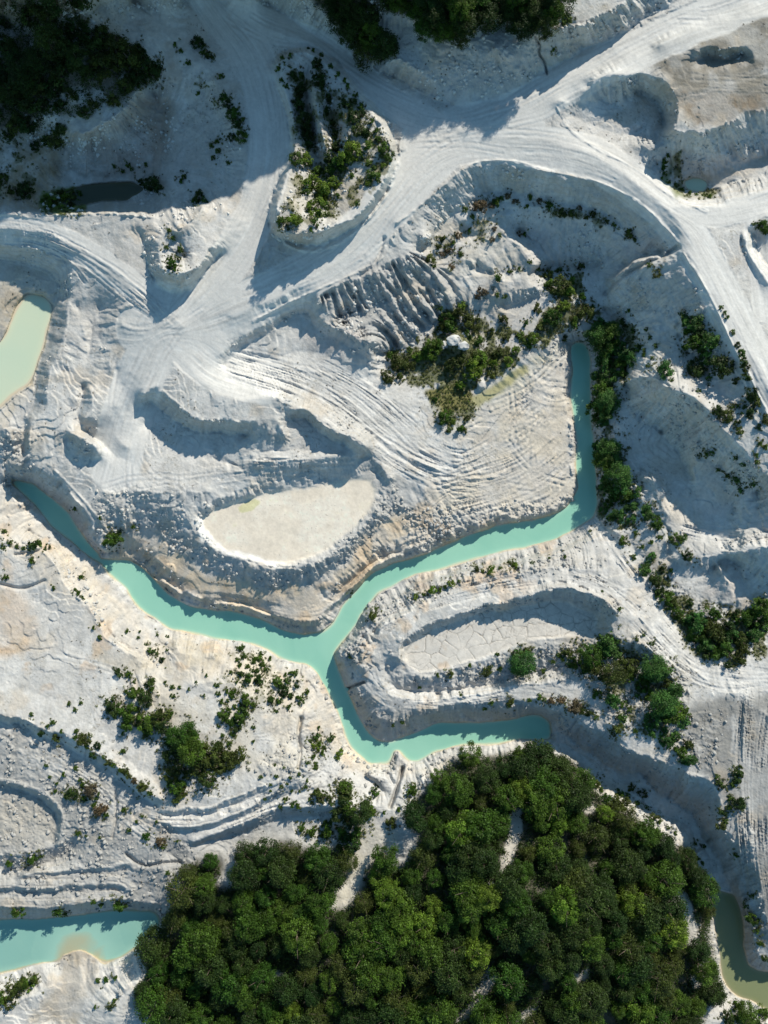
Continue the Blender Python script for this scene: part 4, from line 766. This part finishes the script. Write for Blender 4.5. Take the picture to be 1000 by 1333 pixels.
def plant_all(max_trees):
    TD = sorted([p[2] for p in REG], reverse=True)[min(max_trees, len(REG) - 1)]; TD = max(TD, 18)
    kind_of = lambda d: 'tree' if d > TD else ('bush' if d >= 11 else 'small shrub')
    mids = sorted([p for p in REG if kind_of(p[2]) == 'bush'], key=lambda p: -p[2]); BD = mids[295][2] if len(mids) > 295 else 10.9
    kind_of = lambda d: 'tree' if d > TD else ('bush' if d > BD else 'small shrub')
    sm = sorted([p for p in REG if kind_of(p[2]) == 'small shrub'], key=lambda p: -p[2]); rest = set(sm[295:])
    zones = {}
    for p in REG:
        if p not in rest: zones.setdefault((p[4], kind_of(p[2])), []).append(p)
    for (phrase, kd), ps in zones.items():
        axis = ps[0][6]; ps.sort(key=lambda p: p[0] if axis == 'left' else p[1])
        for i, (u, v, d, key, _, group, _) in enumerate(ps):
            plant(u, v, d, key, f'{TONE[key]} {kd.split()[-1]} {phrase}' + (f', {ordinal(i)} from the {axis}' if len(ps) > 1 else ''), group, kd == 'tree', kd == 'bush')
    Vs, Ts = [], []; cache = {}
    for (u, v, d, key, *_r) in rest:
        me = PR.choice(SMALL['green']); R = d * .1; h = R * 1.3 + .1; x, y, z = place(u, v, h * .4)
        if me.name not in cache:
            A_ = np.empty(len(me.vertices) * 3, np.float32); me.vertices.foreach_get('co', A_); B_ = np.empty(len(me.vertices), np.float32); me.attributes['leaf'].data.foreach_get('value', B_); cache[me.name] = (A_.reshape(-1, 3), B_)
        A_, B_ = cache[me.name]; Vs.append(A_ * np.array([R / .8, R / .8, h / 1.1]) + np.array([x, y, z - .05])); Ts.append(B_)
    if Vs:
        o = bpy.data.objects.new('shrubs', quad_mesh('shrubs', np.concatenate(Vs), np.concatenate(Ts), LM['green'])); COL.objects.link(o); tag(o, 'tiniest green shrubs dotted over the pale slopes', 'shrubs', kind='stuff')
PLACED = []
zone('right of the vertical water arm', 'trees and bushes right of the vertical arm', 'top', ['blue', 'blue', 'green'], "777,435,30 796,432,32 786,447,32 810,457,28 787,471,26 806,476,22 796,490,20 810,486,16 784,507,28 793,520,30 779,531,28 788,543,24 782,420,16 820,470,16 800,450,22 780,490,20 790,535,20")
zone('in the lower clump beside the vertical arm', 'lower clump beside the vertical arm', 'top', ['blue', 'green', 'blue'], "796,585,32 790,602,30 806,616,32 812,633,22 796,646,22 816,646,20 830,639,14 777,577,12 844,662,14 823,660,18 806,672,22 823,676,14 856,680,16 844,670,16 796,674,16 787,664,14 781,590,18 800,600,24 790,630,20")
zone('on the slope left of the east road', 'bushes on the slope left of the east road', 'top', ['green', 'blue', 'dark'], "891,412,12 903,420,24 905,446,24 923,446,26 923,466,20 906,480,20 942,478,26 867,481,20 913,429,14 923,493,9 874,494,8 910,508,8 912,438,18 915,455,16 896,430,12")
zone('along the verge of the east road', 'bushes along the verge of the east road', 'top', ['green', 'dark', 'olive'], "940,400,7 944,407,7 947,413,7 955,432,8 961,449,9 966,461,11 968,470,12 970,480,13 971,490,12 959,495,10 980,512,18 973,534,14 985,527,10 935,536,15 949,541,15 959,551,10 964,561,13 997,544,12 988,556,9 954,529,7 962,529,7 990,578,8 997,582,8 985,593,8 987,602,8 983,520,14 976,543,9")
zone('on the shaded east bowl slope', 'bushes on the shaded bowl slope', 'left', ['dark', 'blue'], "912,592,9 927,590,10 956,597,8 947,618,9 956,626,11 963,638,10 920,592,7 935,612,8 966,606,9 980,630,10")
zone('on the dim slope above the vertical arm', 'bushes on the dim slope', 'left', ['dark', 'green'], "813,420,14 830,452,14 847,440,7 854,450,8 839,456,8 823,441,10 838,462,8 850,466,7 825,430,9 842,428,7 845,475,8 818,405,8")
zone('on the upper ledge of the big hollow', 'shrubs on the ledge of the big hollow', 'left', ['olive', 'dry', 'green'], "626,267,15 615,281,9 647,263,12 661,255,9 690,257,9 686,269,8 716,267,12 732,276,12 744,278,10 755,271,9 772,278,10 790,288,10 820,305,12 826,312,9 800,292,9 570,320,10 560,337,13 584,326,10 597,306,9 605,273,9 588,347,9 577,310,9 600,330,8 590,316,8 640,268,9 672,262,10 703,262,9 763,283,9 654,258,8 575,330,9 565,345,8 611,300,8")
zone('on the pale spurs of the big hollow', 'shrubs on the pale spurs', 'left', ['olive', 'green', 'dry'], "648,362,14 629,379,12 644,297,9 640,312,9 676,304,9 651,306,8 683,305,8 622,386,9 657,385,9 648,384,8 690,340,8 676,350,8 664,352,8 856,355,12 700,350,8 845,345,8")
zone('on the floor of the big hollow', 'plants on the floor of the big hollow', 'left', ['green', 'lime', 'olive', 'green'], "756,346,13 714,357,13 730,371,26 714,369,14 758,386,14 765,406,24 721,413,24 685,421,10 695,439,17 679,438,11 640,431,12 623,444,12 615,421,18 598,407,16 609,413,14 581,413,18 587,424,18 560,455,26 570,449,19 531,472,16 517,474,15 508,463,12 590,474,20 623,463,18 618,477,20 646,460,14 661,470,12 657,416,12 505,490,16 515,463,13 520,490,11 532,455,11 558,457,20 568,445,12 616,485,22 600,466,16 626,466,19 651,459,13 643,473,12 660,469,11 599,502,14 580,542,18 566,520,10 599,558,13 640,488,12 705,425,14 735,398,16 748,420,14 742,380,16 770,400,14 735,440,10 672,455,12 686,448,12 700,400,12 745,365,12 728,352,12 610,436,12 545,463,14 575,425,12 590,548,10 608,545,10 605,560,9 585,560,8 660,440,12 602,398,11 574,401,10")
zone('on the island between the roads', 'plants on the island between the roads', 'top', ['green', 'lime', 'green'], "398,207,18 384,204,16 459,194,22 449,207,22 456,190,14 429,221,20 406,238,24 422,252,26 415,269,22 410,289,14 381,286,22 371,303,11 480,190,12 500,194,16 506,207,10 486,224,14 480,238,10 493,234,9 466,265,8 432,238,20 412,222,16 440,212,18 424,268,12 398,250,12 492,180,10 512,200,8 472,200,9 458,228,9 480,212,10 500,215,9 440,254,9 405,299,8")
zone('in the shaded upper part of the island', 'shaded plants on the island', 'top', ['dark'], "391,116,18 388,136,20 395,156,20 398,173,17 412,82,16 415,102,16 429,126,14 401,65,9 432,160,13 439,190,15 459,150,18 473,146,12 466,168,16 449,136,13 429,204,16 449,105,9 463,122,9 378,72,8 362,90,9 367,75,8 390,100,14 420,112,12 424,142,12 436,176,12 484,158,9 490,170,9 478,172,12 372,110,9 380,95,12 402,190,14 460,132,10 444,150,9 392,66,8 408,66,8 419,72,9 430,86,9 440,97,9 453,112,9 366,104,8 470,138,9")
zone('rimming the northwest hollow beside the road', 'bushes along the northwest road edge', 'top', ['dark', 'dark', 'green'], "257,54,17 292,126,14 303,146,18 313,177,15 301,177,11 282,184,8 272,71,12 245,80,9 289,99,9 235,66,8 228,58,8 264,66,9 258,122,7 297,135,12 308,160,12 316,156,8 275,190,8 284,196,9 258,255,16 268,262,12 252,262,9 167,214,9 190,214,7 197,238,18 184,238,14 240,230,9 236,236,9 150,218,7 160,222,7 172,220,7 297,212,7 278,205,8 205,244,12")
zone('on the shaded northwest terrace', 'trees on the shaded northwest terrace', 'left', ['dark', 'dark', 'olive'], "61,51,40 25,85,38 44,78,32 31,102,34 10,119,32 99,75,32 129,78,26 112,92,20 150,58,28 170,75,28 190,85,28 201,99,22 150,75,26 31,129,28 80,14,38 112,14,28 68,112,22 163,109,20 146,129,18 122,136,14 78,136,18 20,160,26 34,163,22 71,180,20 78,167,16 60,182,14 31,248,18 3,231,16 10,60,24 55,20,26 100,40,26 75,90,28 48,108,28 55,135,20 90,120,16 110,145,16 0,95,26 178,100,20 135,98,20 35,20,22 130,40,18 15,250,12 45,190,12 12,178,16 -5,150,20 5,30,14 180,62,16 205,88,14 118,60,24 85,60,28")
zone('beside the small mound west of the road fork', 'plants on the small western mound', 'left', ['olive', 'green'], "223,344,15 233,337,10 221,335,9 228,350,9 216,322,8 226,310,8 220,300,8 235,325,9")
zone('in the rough ground right of the island', 'plants right of the second island', 'top', ['green', 'blue', 'olive', 'dark'], "881,702,18 896,723,15 847,726,14 840,742,16 854,755,16 867,776,20 883,798,18 872,790,14 898,784,12 908,810,26 930,799,18 932,823,28 911,827,22 945,844,22 932,850,20 949,816,18 966,833,22 963,857,16 976,806,28 995,793,26 983,827,22 826,725,9 813,704,12 828,694,8 874,743,8 905,806,16 895,812,14 920,840,18 955,828,18 890,700,10 862,742,10 858,768,14 878,784,12 922,812,18 940,832,16 970,845,12 985,812,18 860,700,8 848,706,8 836,712,8 956,800,14 998,812,16 917,852,12 948,866,12")
zone('on the slope right of the cracked pond', 'trees and bushes right of the cracked pond', 'top', ['green', 'blue', 'green', 'olive'], "680,864,32 685,849,14 794,833,24 793,844,28 769,854,30 772,867,28 801,878,34 821,867,22 852,871,32 864,874,22 837,891,20 878,900,24 864,918,36 881,929,28 850,939,22 747,864,18 738,850,14 708,874,9 799,913,18 813,917,12 779,905,13 810,935,14 806,949,14 799,956,10 869,966,17 850,956,14 888,980,18 898,990,19 806,793,8 830,833,6 838,827,6 849,837,8 784,770,5 769,691,6 827,952,9 783,850,22 785,880,16 820,882,16 870,890,16 845,905,14 895,968,12 880,958,12 846,880,20 762,872,14 728,852,9 676,852,16 670,872,14 830,905,10 820,925,9 865,955,12 890,940,12")
zone('on the ledge above the lower water arm', 'shrubs on the ledge above the lower arm', 'left', ['olive', 'green', 'dry'], "731,912,11 718,913,12 748,922,18 769,929,12 702,908,10 665,913,10 663,918,9 631,923,8 524,940,7 512,944,6 546,895,7 612,866,7 651,871,9 633,872,13 587,878,10 648,851,7 709,911,8 757,925,12 689,912,8 600,905,6 640,915,8 570,878,6 777,935,9 696,872,8 720,862,8 733,858,9")
zone('on the crest right of the dry canyon', 'bushes right of the dry canyon', 'top', ['olive', 'dark', 'green'], "961,1003,11 961,1014,12 940,1020,13 963,1047,16 942,1058,13 937,1075,12 959,1112,9 980,1166,9 981,1197,15 990,1228,10 997,1248,10 952,1040,9 935,1012,9 950,1052,9 972,1180,9 985,1212,9 946,1070,8 955,1022,9")
zone('at the bottom right corner', 'bushes at the bottom right corner', 'left', ['dark', 'green'], "973,1323,30 949,1326,20 993,1319,16 960,1312,14 985,1333,20")
zone('on the white strip left of the canyon', 'bushes on the strip left of the canyon', 'left', ['green', 'olive'], "776,1020,14 823,1027,11 837,1035,12 810,1047,20 850,1063,14 806,1032,11 915,1124,7 917,1102,7 783,1028,9 818,1036,9 830,1046,9 843,1052,8 858,1070,8 880,1085,7 790,1040,12 800,1050,14 870,1078,7 905,1098,7 899,1112,8 908,1118,8")
zone('above the island track', 'bushes above the second island track', 'left', ['green', 'olive', 'lime'], "486,801,14 541,777,10 563,769,12 573,768,9 587,760,12 619,743,12 638,743,12 665,735,10 670,736,11 694,732,8 490,793,8 552,773,7 580,764,7 598,757,6 629,744,7 652,740,7 715,727,6 735,725,7 456,855,6 458,772,5 730,690,5")
zone('on the white knoll left of the fork', 'shrubs on the knoll left of the fork', 'left', ['green', 'dark', 'green'], "381,878,12 362,888,15 369,900,15 379,906,13 391,912,13 400,901,9 352,913,14 337,884,14 352,857,8 342,864,12 376,920,9 335,900,7 325,915,6 386,890,12 375,886,10 364,912,11 347,872,9 333,874,10 360,925,7 372,878,7 340,850,6 330,862,8")
zone('beside the lower water arm, left bank', 'bushes on the left bank of the lower arm', 'top', ['lime', 'green', 'dark'], "439,983,14 430,961,12 412,959,10 410,973,11 420,980,9 415,947,6 404,965,7 416,968,8 408,985,9 400,992,8 412,995,8 422,972,7")
zone('on the pale western ground', 'shrubs on the pale western ground', 'top', ['dark', 'green', 'dark'], "98,662,8 130,674,6 173,686,8 41,730,9 41,711,12 51,708,12 61,714,12 31,714,8 105,751,10 102,772,9 98,768,6 106,777,8 122,817,7 130,830,8 12,705,9 5,692,9 8,750,9 70,765,6 130,812,6 22,712,7 4,712,9")
zone('on the bright bank above the wide bend', 'shrubs above the wide bend', 'left', ['green', 'lime', 'dark'], "146,701,20 139,706,10 150,697,10 155,694,7")
zone('on the pale ground below the wide bend', 'shrubs below the wide bend', 'left', ['green', 'dark', 'green'], "197,847,13 210,860,10 218,828,7 218,846,6 153,876,12 168,879,10 175,888,6 189,910,19 172,903,15 194,891,11 224,895,9 225,905,9 234,895,6 269,879,6 205,827,5 165,822,7 180,830,6 190,838,6 204,851,6 164,900,7 198,897,9 215,888,6 246,897,6 255,888,5 200,885,7 183,897,9 266,905,5 182,822,5")
zone('in the scrubby hollow southwest of the fork', 'trees southwest of the fork', 'left', ['olive', 'green', 'olive', 'dark'], "146,920,20 167,929,22 165,944,20 190,942,26 207,935,28 211,946,22 223,929,9 190,956,13 235,959,36 248,980,36 224,983,26 272,986,26 289,983,22 306,988,24 258,997,24 228,1024,24 231,1000,22 269,1017,24 286,1000,20 231,1037,14 246,960,22 240,972,24 222,1010,16 155,925,13 178,938,16 243,1010,14 300,995,14 238,1030,14 220,968,14 262,972,14 180,924,9 160,955,7 149,933,8 282,972,14")
zone('on the white slope below the left bank', 'shrubs on the white slope', 'left', ['green', 'dark', 'green'], "299,969,9 292,930,15 313,932,18 309,946,14 284,902,9 289,913,9 303,905,10 320,912,15 330,918,9 330,946,7 282,891,9 318,854,10 313,844,13 335,857,12 313,876,12 323,884,15 335,886,12 310,860,9 301,876,7 306,900,6 296,900,8 315,922,12 300,940,12 303,955,9 312,866,9 328,872,9 285,945,6 321,930,9 306,920,8 297,912,6 308,888,6 322,868,9 290,958,7 330,965,6")
zone('along the long dark terrace edge', 'bushes along the long dark terrace edge', 'left', ['olive', 'dark', 'dry'], "41,930,7 68,941,9 54,954,10 73,961,12 109,963,17 98,960,9 126,971,11 121,983,11 160,978,8 90,917,6 98,925,7 105,915,6 142,994,10 165,1008,13 184,1025,16 158,1002,9 175,1017,10 148,997,8 113,972,9 80,952,7 62,945,7 99,953,7 135,986,7 195,1032,9")
zone('on the lower left terraces', 'shrubs on the lower left terraces', 'left', ['green', 'dark', 'green', 'dry'], "94,1034,17 116,1030,17 131,1054,17 162,1055,9 99,1001,9 83,1008,8 102,1085,8 168,1080,8 190,1090,11 209,1095,14 218,1137,8 60,996,7 110,1040,9 86,1038,8 122,1048,9 138,1060,9 125,1040,7 105,1016,8 112,1088,5 65,1012,6 72,1030,7 128,1034,6 74,1020,6 108,1022,8 178,1070,6 204,1070,5 231,1095,5 185,1062,6 130,1090,5 212,1102,8")
zone('along the bank of the lower left pond', 'bushes by the lower left pond', 'left', ['olive', 'green'], "41,1119,15 12,1124,11 24,1187,17 75,1187,13 156,1178,17 121,1175,9 37,1282,20 24,1289,22 3,1299,18 128,1277,9 139,1275,10 150,1273,8 146,1309,10 124,1311,6 14,1292,16 45,1276,12 150,1302,7 132,1178,9 85,1190,8 54,1115,7 12,1306,14 30,1275,10")
zone('on the ribbed slope above the wood', 'trees and shrubs on the ribbed slope', 'left', ['olive', 'green', 'dark'], "449,1024,17 418,1037,20 449,1034,22 447,1044,17 469,1061,30 488,1030,12 398,1025,7 383,1047,10 393,1078,11 405,1083,14 425,1081,20 454,1102,22 510,1073,13 519,1054,8 536,1030,14 537,1046,12 440,1060,20 455,1055,20 380,1030,6 352,1022,6 366,1025,6 378,1012,6 390,1008,6 360,1010,7 400,1016,6 372,1040,8 365,1050,7 455,1070,18 430,1045,10 388,1050,8 345,1040,6 410,1000,8 352,1030,5 482,1055,14 476,1045,12 370,1000,5 358,996,5 410,1030,6 404,1042,7 390,1030,5 340,1012,6 374,1020,5 500,1058,6 464,1085,16 445,1085,14")
zone('in the gully by the upper right pool', 'plants by the upper right pool', 'top', ['green', 'lime'], "865,210,9 864,218,10 866,226,9 870,236,9 880,242,9 888,247,9 898,252,9 908,254,9 918,253,9 924,256,8 862,232,6 875,250,7 720,66,7 735,30,9 742,26,9 736,20,9 870,202,7")
zone('at the right edge below the upper roads', 'bushes at the right edge', 'left', ['dark', 'green'], "996,296,16 990,289,9 1003,300,14 982,290,7")
zone('on the reedy shore of the small dark pool', 'reeds by the dark pool', 'left', ['lime', 'olive', 'green'], "62,258,12 72,262,14 85,258,14 95,255,14 104,252,13 78,250,12 66,268,12 92,266,12 55,262,9 102,262,11 60,272,9 80,270,10")

# closed woods: crowns spaced like real neighbours
def fill(mask, spacing, dmin, dmax, keys, rnd, box_, avoid=None, limit=400):
    out = []; tries = 0
    a0, b0, a1, b1 = box_
    while tries < 14000 and len(out) < limit:
        tries += 1; u = rnd.uniform(a0, a1); v = rnd.uniform(b0, b1)
        if samp1(mask, u, v) < .5 or max(samp1(CM, u + a_, v + b_) for a_, b_ in ((0, 0), (13, 0), (-13, 0), (0, 13), (0, -13))) > .3: continue
        sp = spacing * rnd.uniform(.8, 1.15)
        if any((u - p[0]) ** 2 + (v - p[1]) ** 2 < sp * sp for p in out): continue
        if any((u - p[0]) ** 2 + (v - p[1]) ** 2 < (p[2] * .5) ** 2 for p in PLACED): continue
        out.append((u, v, rnd.uniform(dmin, dmax), rnd.choice(keys)))
    return out
rw = random.Random(21)
WOODM = blur(FM, 8) - .12 + .22 * fbm(26, 701, 3)
wood = fill(WOODM, 24.5, 19, 46, ['green', 'dark', 'green', 'dark', 'olive', 'green', 'dark', 'green', 'olive', 'lime', 'dark', 'green'], rw, (180, 975, 945, 1350), limit=238)
edge = sorted([p for p in wood if samp1(blur(FM, 1), p[0], p[1] - 20) < .5 and p[1] < 1200], key=lambda p: p[0])
for i, (u, v, d, k) in enumerate(edge):
    plant(u, v, d, k, f'{TONE[k]} tree on the upper edge of the big wood, {ordinal(i)} from the left', 'trees of the big wood', True)
es = set(edge)
reast = sorted([p for p in wood if p not in es and samp1(FM, p[0] + 22, p[1]) < .5 and p[1] < 1310 and p[0] > 600], key=lambda p: p[1]); es |= set(reast)
for i, (u, v, d, k) in enumerate(reast): plant(u, v, d, k, f'{TONE[k]} tree on the right-hand edge of the big wood, {ordinal(i)} from the top', 'trees of the big wood', True)
rwest = sorted([p for p in wood if p not in es and samp1(FM, p[0] - 22, p[1]) < .5 and p[0] < 400], key=lambda p: p[1]); es |= set(rwest)
for i, (u, v, d, k) in enumerate(rwest): plant(u, v, d, k, f'{TONE[k]} tree on the left-hand edge of the big wood, {ordinal(i)} from the top', 'trees of the big wood', True)
for (u, v, d, k) in wood:
    if (u, v, d, k) in es: continue
    plant(u, v, d, k, f'{TONE[k]} crown closed in by its neighbours inside the big wood', 'trees inside the big wood', True)
top = sorted(fill(TM, 22, 24, 38, ['dark', 'dark', 'olive', 'green'], rw, (340, -12, 745, 82)), key=lambda p: p[0])
for i, (u, v, d, k) in enumerate(top): plant(u, v, d, k, f'{TONE[k]} tree of the clifftop wood at the top edge, {ordinal(i)} from the left', 'trees of the clifftop wood', True)
plant_all(298 - len(wood) - len(top))
print([o['label'] for o in bpy.data.objects if 'label' in o and len(o['label'].split()) > 15][:6])
print('trees', sum(1 for o in bpy.data.objects if o.name.startswith('tree')), 'bush', sum(1 for o in bpy.data.objects if o.name.startswith('bush')), 'shrub', sum(1 for o in bpy.data.objects if o.name.startswith('shrub')), len(edge), len(reast), len(rwest), len(top))

# ------------------------------------------------------------------ ground cover that nobody could count
def surf(u, v):
    z = sample(Z, u, v); x, y = unproj(u, v, z); return np.stack([x, y, z], -1)
def cover(name, prob, n, rad, nl, size, material, label, cat, seed, lift=.25, flatten=1.0):
    r = np.random.default_rng(seed); u = r.uniform(-10, 1010, n * 14); v = r.uniform(-10, 1343, n * 14)
    k = sample(prob, u, v) > r.random(len(u)); u = u[k][:n]; v = v[k][:n]; P = surf(u, v); rr = rad * (.5 + r.random(len(u)))
    P[:, 2] += rr * lift
    V, T = leaf_arrays(r, P, rr, nl, size, r.choice([.6, .9, 1.1, 1.4], len(u)))
    o = bpy.data.objects.new(name, quad_mesh(name, V, T, material)); COL.objects.link(o); tag(o, label, cat, kind='stuff'); return o
DEN = np.zeros((Hh, W), np.float32)
for u, v, d in PLACED:
    a = max(4, int(d * .8)); x_, y_ = int(u - U0), int(v - V0); DEN[max(0, y_ - a):y_ + a, max(0, x_ - a):x_ + a] += .5
DEN = np.clip(blur(DEN, 4), 0, 1) * sstep(-.3, .3, fbm(12, 151, 3))
free = (1 - wall) * (1 - ROADM) * (1 - flat)
cover('scrub', np.clip(GN * GM * 1.1 + DEN * .8, 0, 1) * free, 14000, .36, 22, .13, LM2, 'low olive scrub and weeds spread over the hollows and slopes', 'scrub', 5)
herb = np.clip(sstep(.1, .7, fbm(45, 141, 4)) * .5 * (GM + .12) + DEN * .3, 0, 1) * free
cover('dry_herbs', herb, 7000, .24, 12, .11, LM['dry'], 'sparse dry brownish herbs dotted across the pale slopes', 'dry herbs', 6)
cover('undergrowth', np.clip((sstep(.45, .9, blur(FM, 6)) * .9 + TM * .8 + NM * .45) * (1 - CM) * sstep(-.9, -.3, fbm(24, 705, 3)), 0, 1) * (1 - wall), 10500, 1.15, 26, .19, LM['dark'], 'dark green undergrowth between the trees of the woods', 'undergrowth', 7, .7)
cover('moss', np.maximum(wmask("555,505 600,500 620,520 595,535 560,530", 4, 2), wmask("55,245 112,246 112,272 72,280 55,268", 3, 2)) * .9, 900, .35, 24, .12, LM['lime'], 'yellowish green low grass on damp ground', 'grass', 8)
# loose stones
def stones(name, prob, n, rmin, rmax, seed, label):
    r = np.random.default_rng(seed); u = r.uniform(0, 1000, n * 12); v = r.uniform(0, 1333, n * 12); k = sample(prob, u, v) > r.random(len(u)); u = u[k][:n]; v = v[k][:n]; P = surf(u, v)
    base = np.array([(1, 0, 0), (-1, 0, 0), (0, 1, 0), (0, -1, 0), (0, 0, 1), (0, 0, -1)], float); F8 = [(0, 2, 4), (2, 1, 4), (1, 3, 4), (3, 0, 4), (2, 0, 5), (1, 2, 5), (3, 1, 5), (0, 3, 5)]
    s = rmin + (rmax - rmin) * r.random(len(u)) ** 3; V = (base[None] * (.6 + .7 * r.random((len(u), 6, 1))) + r.normal(size=(len(u), 6, 3)) * .15) * s[:, None, None] + P[:, None, :]
    F = (np.array(F8)[None] + (np.arange(len(u)) * 6)[:, None, None]).reshape(-1, 3); V = V.reshape(-1, 3)
    me = bpy.data.meshes.new(name); me.vertices.add(len(V)); me.vertices.foreach_set('co', V.astype(np.float32).ravel()); me.loops.add(F.size); me.loops.foreach_set('vertex_index', F.astype(np.int32).ravel()); me.polygons.add(len(F)); me.polygons.foreach_set('loop_start', np.arange(0, F.size, 3, dtype=np.int32)); me.update(calc_edges=True)
    me.materials.append(STM); o = bpy.data.objects.new(name, me); COL.objects.link(o); tag(o, label, 'rubble', kind='stuff')
STM, sn, sl_, sb_ = mat('stone', .9, .15); tn = sn.new('ShaderNodeTexNoise'); tn.inputs['Scale'].default_value = .8; rr_ = sn.new('ShaderNodeValToRGB'); rr_.color_ramp.elements[0].color = (.34, .335, .32, 1); rr_.color_ramp.elements[1].color = (.68, .67, .64, 1); rr_.color_ramp.elements[0].position = .35; rr_.color_ramp.elements[1].position = .65
sl_.new(tn.outputs[0], rr_.inputs[0]); sl_.new(rr_.outputs[0], sb_.inputs['Base Color'])
stones('rubble', np.clip(RUB * (.15 + sstep(-.1, .5, n2)) + .5 * sstep(.3, .8, blur(slope, 5)) * sstep(.1, .6, fbm(30, 711, 3)), 0, 1) * free, 16000, .09, .7, 9, 'loose pale chalk rubble scattered on the broken banks')
# boulders of the hollow
for i, (u, v, r_, lab) in enumerate(((580, 449, .9, 'rounded white boulder, leftmost of the four on the hollow floor'), (592, 443, 1.35, 'largest white boulder in the middle of the hollow floor'), (604, 450, 1.1, 'white boulder just right of the largest one in the hollow'), (606, 437, .8, 'small white boulder, uppermost of the four on the hollow floor'))):
    import bmesh
    b = bmesh.new(); bmesh.ops.create_icosphere(b, subdivisions=3, radius=1.0); rq = random.Random(i)
    from mathutils import noise as mn
    for vv in b.verts:
        q0 = vv.co.copy(); vv.co *= 1 + .5 * mn.noise(q0 * 1.6 + Vector((i * 7, 0, 0))) + .25 * abs(mn.noise(q0 * 3.5)) + .08 * mn.noise(q0 * 9)
    for vv in b.verts: vv.co = Vector((vv.co.x * r_ * 1.2, vv.co.y * r_, vv.co.z * r_ * .5))
    me = bpy.data.meshes.new('boulder'); b.to_mesh(me); b.free(); me.materials.append(STM)
    o = bpy.data.objects.new('boulder', me); COL.objects.link(o); x, y, z = place(u, v, .3); o.location = (x, y, z + .2); tag(o, lab, 'boulder', 'white boulders in the hollow')
# fallen trunk
A = place(432, 1107, .5); B = place(456, 1083, .5); V, F = [], []
Lg = math.hypot(B[0] - A[0], B[1] - A[1]); tube(V, F, [(0, 0, .25), (Lg * .35, .12, .35), (Lg * .7, .05, .4), (Lg, .25, .5)], [.2, .16, .11, .05], 7); tube(V, F, [(Lg * .6, .05, .4), (Lg * .8, .8, .7)], [.07, .03], 5); tube(V, F, [(Lg * .75, .05, .4), (Lg * .92, -.6, .6)], [.06, .02], 5)
me = bpy.data.meshes.new('fallen_trunk'); me.from_pydata(V, [], F); wmt, wn_, wl_, wb_ = mat('bleached_wood', .8, .15); wb_.inputs['Base Color'].default_value = (.42, .37, .29, 1); me.materials.append(wmt)
o = bpy.data.objects.new('fallen_trunk', me); COL.objects.link(o); zz = max(gz(A[0], A[1]), gz(B[0], B[1])); o.location = (A[0], A[1], zz + .1); o.rotation_euler = (0, 0, math.atan2(B[1] - A[1], B[0] - A[0])); tag(o, 'pale bare fallen tree trunk lying at the upper edge of the wood', 'fallen trunk')
